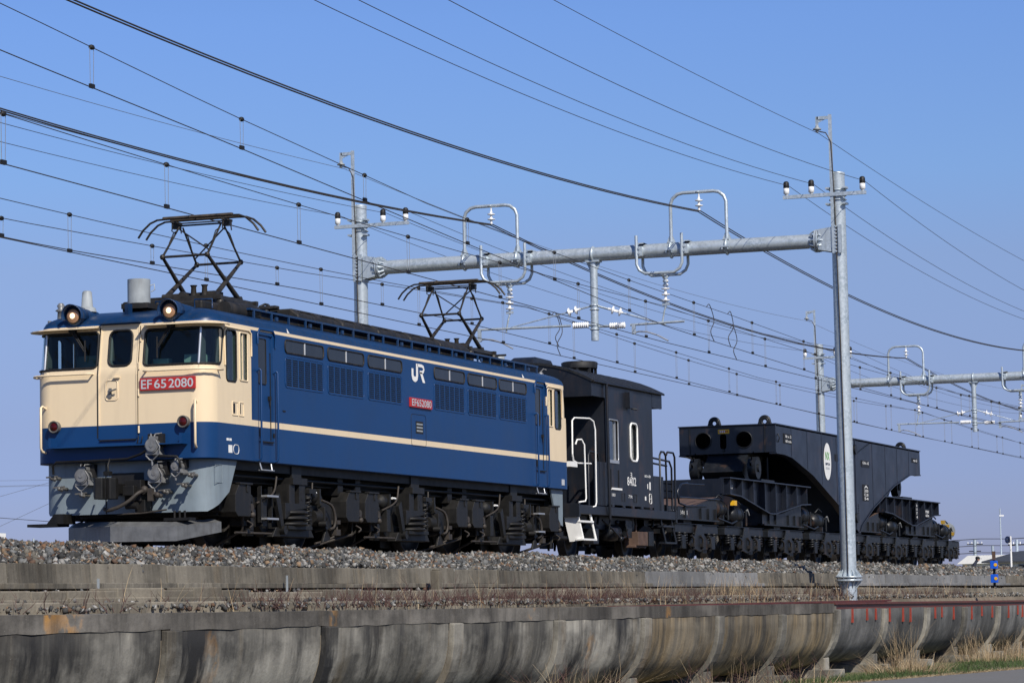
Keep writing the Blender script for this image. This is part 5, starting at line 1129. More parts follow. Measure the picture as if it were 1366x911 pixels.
# ---------------------------------------------------------------- overhead line portals
def insulator_string(q, p0, p1, r=.10, n=3):
    p0, p1 = Vector(p0), Vector(p1); d = p1 - p0; st = []
    for i in range(n):
        a = p0 + d * (i / n); b_ = p0 + d * ((i + .55) / n); c = p0 + d * ((i + .75) / n); e_ = p0 + d * ((i + 1) / n)
        st += [(a, r * .28), (b_, r * .35), (b_ + d * .02 / n, r), (c, r * .85), (c + d * .04 / n, r * .3), (e_, r * .28)]
    q.loft(st, 14)
def long_rod(q, p0, p1, r=.075, n=8):
    p0, p1 = Vector(p0), Vector(p1); d = p1 - p0; st = []
    for i in range(n): st += [(p0 + d * (i / n), r * .55), (p0 + d * ((i + .3) / n), r), (p0 + d * ((i + .6) / n), r), (p0 + d * ((i + .9) / n), r * .55)]
    q.loft(st, 12)
def portal(label):
    Y = 27.5; t = thing('catenary_portal', label, 'catenary gantry', (-2.1, Y, -.85), 'overhead line portals over the railway')
    XN, XF = 3.775, -7.93
    for x, sgn in ((XN, 1), (XF, -1)):
        q = MB(); q.loft([((x, Y, -.95), .175), ((x, Y, 8.62), .165), ((x, Y, 8.70), .172), ((x, Y, 8.72), .172), ((x, Y, 8.74), .1)], 24)
        q.loft([((x, Y, -.48), .18), ((x, Y, -.47), .30), ((x, Y, -.43), .30), ((x, Y, -.42), .18)], 24).loft([((x, Y, -.40), .18), ((x, Y, -.395), .30), ((x, Y, -.36), .30), ((x, Y, -.355), .18)], 24)
        for k in range(14):
            a = 2 * PI * k / 14; d = Vector((math.cos(a), math.sin(a), 0)); e_ = Vector((-math.sin(a), math.cos(a), 0)) * .006; c = Vector((x, Y, 0))
            q.add([c + d * .17 + e_ + Vector((0, 0, -.20)), c + d * .29 + e_ + Vector((0, 0, -.355)), c + d * .17 + e_ + Vector((0, 0, -.36)), c + d * .17 - e_ + Vector((0, 0, -.20)), c + d * .29 - e_ + Vector((0, 0, -.355)), c + d * .17 - e_ + Vector((0, 0, -.36))], [(0, 1, 2), (5, 4, 3), (0, 3, 4, 1)])
            q.add([c + d * .17 + e_ + Vector((0, 0, -.64)), c + d * .29 + e_ + Vector((0, 0, -.48)), c + d * .17 + e_ + Vector((0, 0, -.48)), c + d * .17 - e_ + Vector((0, 0, -.64)), c + d * .29 - e_ + Vector((0, 0, -.48)), c + d * .17 - e_ + Vector((0, 0, -.48))], [(2, 1, 0), (3, 4, 5), (0, 1, 4, 3)])
            q.cyl(c + d * .255 + Vector((0, 0, -.50)), c + d * .255 + Vector((0, 0, -.33)), .014, 6)
        pole = q.build('pole', 'galv', t)
        # mast on top carrying the earth wire
        q = MB(); mx = x - .09
        q.box(mx - .035, mx + .035, Y - .21, Y - .15, 7.0, 10.03).box(mx - .30, mx, Y - .205, Y - .165, 9.93, 10.0).box(mx - .33, mx - .27, Y - .205, Y - .165, 9.78, 10.0).prism([(mx - .27, 9.93), (mx - .10, 9.93), (mx - .27, 9.86)], 1, Y - .19, Y - .18); ms = q.build('mast', 'galv', pole)
        q = MB(); c = mx - .30; q.loft([((c, Y - .185, 9.80), .03), ((c, Y - .185, 9.75), .05), ((c, Y - .185, 9.72), .10), ((c, Y - .185, 9.70), .09), ((c, Y - .185, 9.69), .04), ((c, Y - .185, 9.64), .035)], 14); q.build('mast_insulator', 'greydome', ms)
        q = MB(); q.tube([(c + .05, Y - .185, 9.66), (mx - .1, Y - .2, 9.62), (mx + .02, Y - .215, 9.4), (mx + .06, Y - .2, 8.0), (mx + .10, Y - .19, 5.0), (mx + .12, Y - .19, 2.0), (mx + .12, Y - .19, -.3)], .014, 6); q.build('earth_cable', 'wire', pole)
        # cross arm with three line insulators
        a0, a1 = (x - 1.22, x + .70) if sgn > 0 else (x - .57, x + 1.34)
        q = MB(); q.box(a0, a1, Y - .23, Y - .165, 8.17, 8.25)
        for z in (8.10, 8.20, 8.32): q.tube([(x + .19 * math.cos(a), Y + .19 * math.sin(a), z) for a in [2 * PI * i / 16 for i in range(16)]], .014, 6, closed=True)
        for z in (8.0, 8.36): q.box(x + .15, x + .24, Y - .21, Y + .02, z - .02, z + .02).box(x - .24, x - .15, Y - .21, Y + .02, z - .02, z + .02)
        ar = q.build('cross_arm', 'galv', pole)
        for ix in (a0 + .08, (a0 + .66 if sgn > 0 else a1 - .66), a1 - .08):
            q = MB(); yy = Y - .2; q.mat(0).loft([((ix, yy, 8.25), .03), ((ix, yy, 8.28), .045), ((ix, yy, 8.29), .066), ((ix, yy, 8.41), .066), ((ix, yy, 8.415), .06)], 14)
            q.mat(1).loft([((ix, yy, 8.415), .062), ((ix, yy, 8.43), .068), ((ix, yy, 8.54), .064), ((ix, yy, 8.57), .04), ((ix, yy, 8.575), .02)], 14).box(ix - .05, ix + .05, yy - .05, yy + .05, 8.46, 8.52); q.build('line_insulator', ['porcelain', 'black'], ar)
        # collar joining the beam
        q = MB(); bx = x - sgn * .42
        q.prism([(x - sgn * .13, 6.92), (x - sgn * .13, 7.48), (bx - sgn * .02, 7.44), (bx - sgn * .02, 6.98)], 1, Y - .19, Y - .15).prism([(x - sgn * .13, 6.92), (x - sgn * .13, 7.48), (bx - sgn * .02, 7.44), (bx - sgn * .02, 6.98)], 1, Y + .15, Y + .19).box(*sorted((x - sgn * .15, bx)), Y - .17, Y + .17, 6.97, 7.0).box(*sorted((x - sgn * .15, bx)), Y - .17, Y + .17, 7.41, 7.44)
        for yy in (Y - .20, Y + .20): q.box(x - .11, x - .03, yy - .02, yy + .02, 6.88, 7.52).box(x + .03, x + .11, yy - .02, yy + .02, 6.88, 7.52)
        for k in range(8): q.cyl((x - .02, Y - .235, 6.92 + k * .08), (x - .02, Y - .19, 6.92 + k * .08), .022, 6)
        for k in (0, 1): q.loft([((bx - sgn * (.03 + k * .05), Y, 7.2), .26), ((bx - sgn * (.065 + k * .05), Y, 7.2), .26)], 22)
        for k in range(12):
            a = 2 * PI * k / 12; c = Vector((0, math.cos(a), math.sin(a)))
            q.cyl(Vector((bx - sgn * .01, Y, 7.2)) + c * .22, Vector((bx - sgn * .15, Y, 7.2)) + c * .22, .02, 6)
            q.tube([Vector((bx + sgn * .12, Y, 7.2)) + c * .15, Vector((bx, Y, 7.2)) + c * .25], .018, 4); q.tube([Vector((bx - sgn * .24, Y, 7.2)) + c * .17, Vector((bx - sgn * .12, Y, 7.2)) + c * .25], .018, 4)
        q.build('beam_collar', 'galv', pole)
    q = MB(); q.loft([((XF + .45, Y, 7.2), .165), ((-2.1, Y, 7.205), .165), ((XN - .45, Y, 7.2), .165)], 24); beam = q.build('beam', 'galv', t)
    # feeder arches on top of the beam and their insulators
    for xc in (.49, -4.60):
        q = MB(); h = .665
        q.tube([(xc - h, Y, 7.36), (xc - h, Y, 8.25), (xc - h + .05, Y, 8.38), (xc - h + .17, Y, 8.475), (xc - h + .3, Y, 8.50), (xc + h - .3, Y, 8.50), (xc + h - .17, Y, 8.475), (xc + h - .05, Y, 8.38), (xc + h, Y, 8.25), (xc + h, Y, 7.36)], .040, 10)
        for s in (-1, 1):
            for k in range(4):
                a = k * PI / 2; q.prism([(xc + s * h + .03, 7.36), (xc + s * h + .11, 7.36), (xc + s * h + .03, 7.55)], 1, Y - .006, Y + .006) if k == 0 else None
            q.prism([(xc + s * h - .03, 7.36), (xc + s * h - .11, 7.36), (xc + s * h - .03, 7.55)], 1, Y - .006, Y + .006)
            q.tube([(xc + s * h, Y + .172 * math.cos(a), 7.2 + .172 * math.sin(a)) for a in [2 * PI * i / 18 for i in range(18)]], [.03] * 18, 6, closed=True).box(xc + s * h - .09, xc + s * h + .09, Y - .225, Y - .16, 7.17, 7.20).box(xc + s * h - .08, xc + s * h - .05, Y - .215, Y - .16, 7.12, 7.17).box(xc + s * h + .05, xc + s * h + .08, Y - .215, Y - .16, 7.12, 7.17).box(xc + s * h - .07, xc + s * h + .07, Y - .10, Y + .10, 7.355, 7.385)
        q.tube([(xc + .05 * math.cos(a), Y + .05 * math.sin(a), 8.5) for a in [2 * PI * i / 8 for i in range(8)]], .02, 5, closed=True)
        fa = q.build('feeder_arch', 'galv', beam)
        q = MB(); q.cyl((xc + .02, Y, 8.48), (xc + .02, Y, 8.38), .02, 6); insulator_string(q, (xc + .02, Y, 8.38), (xc + .02, Y, 8.14), .095, 2); q.cyl((xc + .02, Y, 8.14), (xc + .02, Y, 8.06), .03, 8); q.build('feeder_insulator', 'porcelain', fa)
    # twin hanging brackets
    for xc in (-.40, -4.22):
        for dy, dx, zb, zt in ((-.24, 0, 6.66, 7.55), (.24, .0, 6.66, 7.1)):
            q = MB(); h = .545; x0, x1 = xc - h + dx, xc + h + dx; yy = Y + dy; zt0 = 7.55 if dy < 0 else 7.40
            q.tube([(x0, yy, zt0), (x0, yy, zb + .22), (x0 + .06, yy, zb + .09), (x0 + .2, yy, zb), (x1 - .2, yy, zb), (x1 - .06, yy, zb + .09), (x1, yy, zb + .22), (x1, yy, zt0)], .036, 10)
            for x in (x0, x1): q.box(x - .05, x + .13, min(yy, Y + dy * .6), max(yy, Y + dy * .6), 7.08, 7.30).cyl((x + .06, yy - .03, 7.14), (x + .06, yy + .03, 7.14), .03, 6).cyl((x + .06, yy - .03, 7.25), (x + .06, yy + .03, 7.25), .03, 6).box(x + .02, x + .16, Y - .19, Y + .19, 7.36, 7.385)
            q.build('hanging_bracket', 'galv', beam)
        q = MB(); c = xc + .06; q.tube([(c, Y - .25, 6.64), (c, Y - .12, 6.56), (c, Y, 6.54), (c, Y + .25, 6.64)], .03, 6).cyl((c, Y - .02, 6.54), (c, Y - .02, 6.40), .035, 8)
        q.tube([(c, Y, 5.99), (c, Y, 5.92), (c - .04, Y, 5.80), (c - .10, Y, 5.50)], .022, 6).box(c - .08, c + .08, Y - .03, Y + .03, 5.93, 5.99); hg = q.build('hanger_link', 'galv', beam)
        q = MB(); insulator_string(q, (c, Y, 6.40), (c + .0, Y, 6.00), .10, 3); insulator_string(q, (c - .03, Y + .12, 6.56), (c - .0, Y + .02, 6.36), .07, 2); q.build('hanger_insulator', 'porcelain', hg)
    # drop post with the two cantilevers
    q = MB(); q.loft([((-2.07, Y, 5.20), .09), ((-2.07, Y, 7.04), .09)], 16).box(-2.24, -1.90, Y - .12, Y + .12, 7.02, 7.06)
    for s in (-1, 1): q.prism([(-2.07 + s * .085, 7.02), (-2.07 + s * .17, 7.02), (-2.07 + s * .085, 6.82)], 1, Y - .008, Y + .008)
    q.tube([(-2.07 + .17 * 0, Y + .172 * math.cos(a), 7.2 + .172 * math.sin(a)) for a in [2 * PI * i / 18 for i in range(18)]], .03, 6, closed=True)
    for z in (5.46, 5.56, 5.92, 6.02): q.tube([(-2.07 + .10 * math.cos(a), Y + .10 * math.sin(a), z) for a in [2 * PI * i / 12 for i in range(12)]], .018, 6, closed=True)
    dp = q.build('drop_post', 'galv', beam)
    for s, xi, xe, st in ((-1, -2.55, -5.0, (-4.92, -4.60, -4.10)), (1, -1.30, .10, (-1.12, -.80, -.30))):
        q = MB(); zi = 5.52 if s > 0 else 5.57
        q.tube([(-2.07 + s * .1, Y - .02, zi), (xi - s * .05, Y - .02, zi)], .03, 8).tube([(xi + s * .1, Y - .02, zi), (xe, Y - .02, zi + .02)], .028, 8)
        q.box(st[0] - .04, st[0] + .04, Y - .05, Y + .01, 5.30, zi + .02); arm = q.build('cantilever', 'galv', dp)
        q = MB(); x0, x1 = sorted((-2.07 + s * (.40 if s > 0 else .14), xi + s * .05)); long_rod(q, (x0 if s < 0 else -1.70, Y - .02, zi), (x1 if s < 0 else -1.32, Y - .02, zi)); q.build('arm_insulator', 'porcelain', arm)
        q = MB(); q.tube([(st[0], Y - .02, 5.33), (st[0] + s * 0 + .12, Y - .02, 5.36), (st[1], Y - .02, 5.34), ((st[1] + st[2]) / 2, Y, 5.25), (st[2], Y, 5.11)], .018, 6); q.build('steady_arm', 'alu', arm)
        q = MB(); e0 = Vector((-2.07 + s * .09, Y - .02, 6.0)); e1 = Vector((-4.15, Y - .02, 5.60)) if s < 0 else Vector((-.45, Y + .3, 5.52)); d = (e1 - e0).normalized()
        q.tube([e0, e0 + d * .25], .02, 6).tube([e0 + d * .6, e1], .014, 6); br = q.build('stay_rod', 'galv', dp)
        q = MB(); insulator_string(q, e0 + d * .25, e0 + d * .6, .10, 2); q.build('stay_insulator', 'porcelain', br)
    return t
pt = portal('nearest galvanised pipe portal spanning the tracks above the black wagons')
p2 = copy_tree(pt); p2.location.y = 72; p2['label'] = 'second galvanised pipe portal behind the heavy load wagon, cut by the right edge'
p3 = copy_tree(pt); p3.location.y = 116.5; p3['label'] = 'farthest galvanised portal whose pole stands at the right edge'

# ---------------------------------------------------------------- overhead wires
SP = 44.5
def span(y, zs, sag): t = ((y + 17) / SP) % 1.; return zs - 4 * sag * t * (1 - t)
def wmesh(fx, fz, r, y0=-32, y1=205, step=1.6, offs=((0, 0),)):
    q = MB(); ys = []; y = y0
    while y < y1: ys.append(y); y += step
    ys = sorted(set(ys + [27.5, 72, 116.5, -17]))
    for dx, dz in offs: q.tube([(fx(y) + dx, y, fz(y) + dz) for y in ys], r, 5)
    return q
def single(label, name, x, zs, sag, r, cat, grp, mat='wire', offs=((0, 0),)):
    o = wmesh(lambda y: x, lambda y: span(y, zs, sag), r, offs=offs).build(name, mat); return tag(o, label, cat, grp)
G1 = 'wires strung from pole to pole'
single('thick twin feeder cable hung under the right hand arch of the nearest portal', 'feeder_cable', .51, 8.05, .73, .0135, 'cable', G1, 'wire', ((-.03, 0), (.03, .012)))
single('thick twin feeder cable hung under the left hand arch of the nearest portal', 'feeder_cable', -4.58, 8.05, .70, .0135, 'cable', G1, 'wire', ((-.03, 0), (.03, .012)))
for x, tx in ((2.635, 'power line on the near pole insulator standing farthest left of it'), (3.215, 'power line on the insulator just left of the near pole'), (4.395, 'power line on the insulator right of the near pole'),
              (-8.42, 'power line on the insulator left of the pole beyond the locomotive'), (-7.25, 'power line on the first insulator right of the pole beyond the locomotive'), (-6.67, 'power line on the outermost right insulator of the pole beyond the locomotive')):
    single(tx, 'power_line', x, 8.50, .68 if x > 0 else .5, .0065, 'power line', G1)
single('thin earth wire from the bracket on top of the near pole', 'earth_wire', 3.385, 9.64, .32, .0062, 'wire', G1)
single('thin earth wire from the bracket on top of the pole beyond the locomotive', 'earth_wire', -8.32, 9.64, .42, .006, 'wire', G1, 'wirelight')
def interp(pts):
    X, Yv = zip(*pts); return lambda y: float(np.interp(y, X, Yv))
def catenary(label, cx, cz, mx, mz, drops, loops=()):
    t = thing('overhead_line', label, 'overhead line', (cx(0), 0, 0), 'contact wires with their messenger wires')
    wmesh(cx, cz, .0085).build('contact_wire', 'wire', t); wmesh(mx, mz, .007).build('messenger_wire', 'wire', t)
    for y in drops:
        if mz(y) - cz(y) < .05: continue
        q = MB(); a = (mx(y), y, mz(y)); b = (cx(y), y, cz(y))
        q.mat(0)
        for d in (-.06, .06): q.tube([(a[0], y + d, a[2]), (b[0], y + d * .8, b[2])], .0042, 4)
        q.mat(1).ball(a, .054, 8, .75, 1.25, .75).box(b[0] - .02, b[0] + .02, y - .06, y + .06, b[2] - .01, b[2] + .05); q.build('dropper', ['dropper', 'black'], t)
    for y, dy in loops:
        q = MB(); a = Vector((mx(y), y, mz(y))); b = Vector((cx(y + dy), y + dy, cz(y + dy)))
        q.hose([a, a + Vector((0, .28, .07)), a + (b - a) * .35 + Vector((0, .42, 0)), a + (b - a) * .72 + Vector((0, -.12, 0)), b], .010, 6); q.build('jumper_cable', 'wire', t)
zig = lambda c, a: (lambda y: c + a * math.cos(PI * (y + 17) / SP) if False else c + a * (1 - 2 * abs((((y + 17) / SP) % 2.) - 1)) * -1)
R5 = lambda a, b, s: [a + i * s for i in range(int((b - a) / s) + 1)]
catenary('overhead line touched by the locomotive pantographs', zig(-.15, .30), lambda y: 5.10, zig(-.15, .30), lambda y: span(y, 5.94, .20), R5(-13.2, 150, 4.93), ((33, .5),))
catenary('overhead line climbing to the left top corner above the locomotive', interp([(-40, -.4), (30, -.4), (72, -.05), (300, -.05)]), interp([(-40, 8.2), (-17, 7.5), (-2.8, 6.75), (4, 6.49), (14, 6.04), (27.5, 5.47), (45, 5.2), (60, 5.1), (300, 5.1)]),
         interp([(-40, -.4), (30, -.4), (72, -.05), (300, -.05)]), interp([(-40, 8.9), (-17, 8.1), (-2.8, 7.40), (4, 6.97), (13, 6.52), (19, 6.38), (25, 6.27), (33, 6.18), (50, 5.86), (60, 5.78), (72, 5.92), (85, 5.75), (95, 5.72), (116, 5.92), (140, 5.72), (160, 5.92), (300, 5.9)]), R5(-10.2, 150, 5.02), ((31, .6), (32.8, .2)))
catenary('overhead line of the far track hanging lowest in the picture', zig(-3.95, -.22), lambda y: 5.10, zig(-3.95, -.22), lambda y: span(y, 6.08, .36), R5(-14.5, 150, 5.05), ((29.5, .4),))
catenary('overhead line of the far track lifted above its lower neighbour behind the pantographs', lambda y: -4.2, interp([(-40, 5.0), (5.6, 5.18), (15.8, 5.42), (24, 5.5), (30, 5.45), (34, 5.37), (50, 5.17), (60, 5.12), (300, 5.1)]),
         lambda y: -4.2, interp([(-40, 5.9), (-17, 5.7), (3.5, 5.46), (9, 5.58), (15.85, 5.76), (22, 5.98), (29, 6.2), (39, 6.04), (50, 5.85), (72, 6.05), (95, 5.75), (116, 6.05), (300, 6.0)]), R5(-12, 150, 5.3), ((30.6, .5),))

# ---------------------------------------------------------------- ballast wall, cable duct, concrete water trough
t = thing('retaining_wall', 'low weathered concrete wall holding back the ballast', 'wall', (2.6, 10, -.5))
yb = -20.; k = 0
while yb < 130:
    L = 2.0 if yb < 60 else 8.; nw = 14.3 < yb < 24 or 30 < yb < 52
    q = MB(); d = RNG.uniform(-.012, .012); zt = -.268 + RNG.uniform(-.012, .012); z2 = zt + RNG.uniform(-.01, .01)
    q.add([(2.56, yb + .008, -.50), (2.66 + d, yb + .008, -.50), (2.66 + d, yb + L - .008, -.50), (2.56, yb + L - .008, -.50), (2.56, yb + .008, zt), (2.64 + d, yb + .008, zt), (2.64 + d, yb + L - .008, z2), (2.56, yb + L - .008, z2)],
          [(3, 2, 1, 0), (4, 5, 6, 7), (0, 1, 5, 4), (1, 2, 6, 5), (2, 3, 7, 6), (3, 0, 4, 7)])
    q.box(2.56, 2.80 + d, yb + .004, yb + L - .004, -.56, -.495 + RNG.uniform(-.008, .008))
    q.build('wall_panel', 'wallnew' if nw else 'wall', t, bevel=.008); yb += L; k += 1
t = thing('cable_duct', 'old concrete cable duct with loose lids along the foot of the ballast wall', 'cable duct', (3.3, 10, -.7))
yb = -20.
while yb < 90:
    L = 2.4; q = MB(); dz = RNG.uniform(-.02, .02) - .0012 * max(0, yb); dx = RNG.uniform(-.02, .02)
    nj = int(RNG.integers(2, 4)); tz = -.585 + dz
    for j in range(nj): q.box(3.02 + dx, 3.40 + dx, yb + L * j / nj + .006, yb + L * (j + 1) / nj - .006, -.87, tz + RNG.uniform(-.022, .018))
    q.box(3.40 + dx, 3.43 + dx, yb + .01, yb + L - .01, -.87, tz - .09 + RNG.uniform(-.015, .015)); q.build('duct_section', 'duct', t, bevel=.014); yb += L
q = MB(); yb = -20
while yb < 80:
    ll = float(RNG.uniform(1.2, 4.5)); q.box(3.60, 3.82 + RNG.uniform(-.03, .03), yb, yb + ll, -.9, -.745 + RNG.uniform(-.03, .03) - .0012 * max(0, yb)); yb += ll + float(RNG.choice([.02, .03, .5]))
q.build('kerb_stone', 'duct', t, bevel=.015)

q = MB(); q.box(2.92, 3.06, 4.30, 4.44, -.95, -.305).box(2.935, 3.045, 4.315, 4.425, -.305, -.285)
tag(q.build('boundary_post', 'duct', bevel=.012), 'short square concrete post standing in front of the ballast wall', 'post')
for i, y in enumerate((-6.3, -.9)):
    q = MB(); q.box(2.88, 2.90, y, y + .03, -.9, -.44 + .05 * i); tag(q.build('marker_stake', 'greydome'), ('thin grey stake before the wall at the far left', 'thin grey stake before the wall under the locomotive snowplough')[i], 'stake')
# loose stones on the shelf in front of the wall
n = 9000; x = RNG.uniform(2.7, 3.98, n); y = -18 + 70 * RNG.random(n) ** 1.3
tag(scatter_mesh('loose_gravel', np.stack([x, y, np.interp(x, [2.7, 2.95, 3.0, 3.45, 3.5, 4], [-.56, -.64, -.72, -.72, -.76, -.80]) + RNG.uniform(-.03, .02, n) - .0012 * np.maximum(0, y)], 1), RNG.uniform(.014, .04, n), stone_cols(n, np.full(n, .12)), 'stone'), 'small stones strewn between the ballast wall and the trough', 'gravel', kind='stuff')
# the trough: eight-shaped sections on piers
fl = thing('water_trough', 'long raised concrete water trough stained with dark streaks, carried on piers', 'water channel', (5.05, 0, -2.3))
XC, HWo, HDo = 5.05, .975, 1.22
ztop = lambda y: -.845 - .0030 * (y + 14)
JY = [-18.62 + 3.97 * i for i in range(22)]
def upro(hw, hd, zt, n=22):
    out = []
    for i in range(n + 1):
        a = -PI * i / n; c, s_ = math.cos(a), math.sin(a); e = .78
        out.append((XC + hw * math.copysign(abs(c) ** e, c), zt - hd * abs(s_) ** e))
    return out
for i in range(len(JY) - 1):
    y0, y1 = JY[i] + .20, JY[i + 1] - .20; zt = ztop((y0 + y1) / 2); right = y0 > 16.5
    zr = zt - (.17 if not right else .105)
    q = MB(); n = 26; V = []; F = []
    ny = 2
    out = upro(HWo, HDo - .17, zr, n); inn = upro(HWo - .09, HDo - .26, zr, n)
    loop = out + inn[::-1]; m_ = len(loop)
    vs = [(a, y, b) for y in (y0, y1) for a, b in loop]
    q.add(vs, [(j, (j + 1) % m_, m_ + (j + 1) % m_, m_ + j) for j in range(m_)][:], False)
    for j in range(n):
        a, b = j, 2 * n + 1 - j
        q.add([vs[a], vs[a + 1], vs[b - 1], vs[b]], [(0, 1, 2, 3)]); q.add([vs[m_ + a], vs[m_ + a + 1], vs[m_ + b - 1], vs[m_ + b]], [(3, 2, 1, 0)])
    q.sm = [True] * (n) + [False] * (len(q.f) - n)
    q.build('trough_section', 'flumegrey' if right else ('flumetan' if y0 > 4.5 else 'flume'), fl)
    if not right:
        for x0, x1 in ((XC + .76, XC + HWo + .008), (XC - HWo - .008, XC - .76)):
            c = MB(); vv = []
            N_ = 14
            for j in range(N_ + 1):
                y = JY[i] + (JY[i + 1] - JY[i]) * j / N_; w_ = RNG.uniform(-.006, .006)
                vv += [(x0, y, zr - .004 + RNG.uniform(-.004, .003)), (x1 + w_, y, zr - .004 + RNG.uniform(-.012, .006)), (x1 + w_, y, ztop(y) + RNG.uniform(-.008, .004)), (x0, y, ztop(y))]
            c.add(vv, [(4 * j + e_, 4 * j + (e_ + 1) % 4, 4 * j + 4 + (e_ + 1) % 4, 4 * j + 4 + e_)[::-1] for j in range(N_) for e_ in range(4)] + [(0, 1, 2, 3), (4 * N_ + 3, 4 * N_ + 2, 4 * N_ + 1, 4 * N_)])
            c.build('rim_beam', 'cap', fl)
for i, yj in enumerate(JY):
    zt = ztop(yj); zr = zt - (.175 if yj < 16.5 else .11); q = MB(); n = 20
    out = upro(HWo + .065, HDo - .11, zr - .01, n)
    lower = [p for p in out]
    q2 = [(XC + HWo + .065, zr - .01)] + lower[1:9] + [(XC + .72, -2.14), (XC + .72, -2.19), (XC - .72, -2.19), (XC - .72, -2.14)] + lower[12:]
    P = upro(HWo - .01, HDo - .18, zr, n)[::-1]
    vs_o = q2; th = .17
    # near strap, far strap and pedestal as one solid: outer outline minus trough underside
    q.prism(vs_o + P, 1, yj - th, yj + th)
    q.box(XC - .62, XC + .78, yj - .16, yj + .16, -2.2, zr - HDo + .32)
    q.box(XC - 1.0, XC + 1.02, yj - .40, yj + .40, -2.34, -2.17)
    q.build('pier', 'pier' if yj > -4 else 'flume', fl, bevel=.01)
ys_ = ztop(16.9)
q = MB(); z0 = lambda y: ztop(y)
vv = []
for y in (16.95, 40, 66): vv += [(5.93, y, z0(y) - .12), (6.015, y, z0(y) - .12), (6.015, y, z0(y) - .022), (5.93, y, z0(y) - .022), (5.80, y, z0(y) - .02), (6.06, y, z0(y) - .02), (6.06, y, z0(y) + .018), (5.80, y, z0(y) + .018)]
for base in (0, 4): q.add(vv, [(8 * j + base + e_, 8 * j + base + (e_ + 1) % 4, 8 * j + 8 + base + (e_ + 1) % 4, 8 * j + 8 + base + e_)[::-1] for j in range(2) for e_ in range(4)] + [(base, base + 1, base + 2, base + 3)])
q.box(4.0, 4.16, 9.5, 30, ztop(10) - .02, ztop(10) + .02)
q.build('steel_edge', 'redsteel', fl)
for y in (18.4, 19.61, 20.36, 21.59, 22.81, 23.51, 25.96, 26.65, 27.9, 29.16, 29.92, 31.1, 32.35, 34.4, 35.62, 36.23, 38, 39.4, 40.6):
    q = MB(); zz = ztop(y) - .108; q.box(5.985, 6.045, y - .045, y + .045, zz - .26 - .04 * math.sin(y * 7), zz); q.build('red_clip', 'redclip', fl)
# dry vegetation
def blades(name, specs, mat):
    """specs: base, height, lean vector, width, colour, bend"""
    V = []; F = []; Cc = []
    for (b, h, ln, wd, c, bend) in specs:
        o = len(V); a = random.random() * PI; w_ = Vector((math.cos(a), math.sin(a), 0)) * wd; b = Vector(b); K = 4
        for j in range(K + 1):
            s = j / K; p = b + Vector((ln[0] * s + bend[0] * s * s, ln[1] * s + bend[1] * s * s, h * s - (bend[2] * s * s))); ww = w_ * (1 - s * .8)
            V += [p - ww, p + ww]; Cc += [c, c]
        F += [(o + 2 * j, o + 2 * j + 1, o + 2 * j + 3, o + 2 * j + 2) for j in range(K)]
    me = bpy.data.meshes.new(name); me.from_pydata([tuple(v) for v in V], [], F)
    at = me.attributes.new('tint', 'FLOAT_COLOR', 'POINT'); at.data.foreach_set('color', np.array([(*c, 1) for c in Cc], np.float32).ravel())
    me.materials.append(M[mat]); o = bpy.data.objects.new(name, me); COL.objects.link(o); return o
rn = random.uniform
STR = [(.42, .32, .19), (.34, .25, .14), (.50, .40, .26), (.27, .19, .11), (.38, .27, .16)]
def tuft(x, y, n, h, sp, mess, label, z=-2.3, wd=.005):
    S = []
    for _ in range(int(n * 1.25)):
        a = rn(0, 2 * PI); r_ = sp * math.sqrt(random.random()); hh = h * rn(.35, 1.05); l = rn(0, mess)
        a2 = rn(0, 2 * PI); bd = rn(0, 1.6) * l + (rn(.1, .45) * h if random.random() < .3 else 0); drop = hh * (rn(.5, 1.0) if random.random() < .3 else rn(0, .45))
        S.append(((x + r_ * math.cos(a), y + r_ * math.sin(a) * 1.4, z), hh, (l * math.cos(a), l * math.sin(a)), wd * rn(.4, 1.2), random.choice(STR), (bd * math.cos(a2), bd * math.sin(a2), drop)))
    return tag(blades('dry_grass_tuft', S, 'straw'), label, 'dry grass', 'dry grass tufts at the foot of the trough')
tuft(6.75, -.2, 300, .75, .5, .6, 'tangled straw coloured bush at the bottom edge below the middle of the trough')
tuft(6.6, 20.3, 130, 1.1, .24, .30, 'tall dry grass tuft leaning on the trough left of the grassy verge')
tuft(6.9, 19.2, 420, .45, .85, .45, 'low flattened dry grass clump beside the pier footing', wd=.006)
tuft(6.75, 28.6, 400, .85, .8, .30, 'broad upright dry grass tuft at the foot of the trough on the right')
tuft(6.75, 32.5, 120, .65, .5, .3, 'dry grass tuft behind the broad one near the right edge')
tuft(6.75, 6.8, 70, .75, .5, .5, 'sparse dry stalks under the tan streaked trough')
tuft(6.75, 11.6, 60, .65, .7, .4, 'thin dead stalks between the two bottom pier footings')
def twigs(name, n, gen, mat):
    q = MB()
    for _ in range(n):
        b, h, d, r_ = gen(); p = Vector(b); v = Vector(d).normalized(); pts = [p]
        for j in range(4): v = (v + Vector((rn(-.35, .35), rn(-.35, .35), rn(-.2, .2)))).normalized(); p = p + v * h / 4; pts.append(p)
        q.tube(pts, [r_, r_ * .9, r_ * .7, r_ * .5, r_ * .3], 3, cap=False)
        for j in (1, 2, 3):
            if random.random() < .6:
                w_ = (v + Vector((rn(-1, 1), rn(-1, 1), rn(-.1, .8)))).normalized(); q.tube([pts[j], pts[j] + w_ * h * .2, pts[j] + w_ * h * .36 + Vector((0, 0, .02))], [r_ * .6, r_ * .4, r_ * .2], 3, cap=False)
    return q.build(name, mat)
def gen_br():
    y = random.choice([rn(-4, 16), rn(-1, 14), rn(-12, 40), rn(14, 40)]); x = rn(3.4, 4.0); h = rn(.12, .34) * (1.6 if random.random() < .08 else 1)
    return (x, y, -.84 - .0012 * max(0, y)), h, (rn(-.6, .6), rn(-.9, .9), rn(.35, 1)), rn(.003, .006)
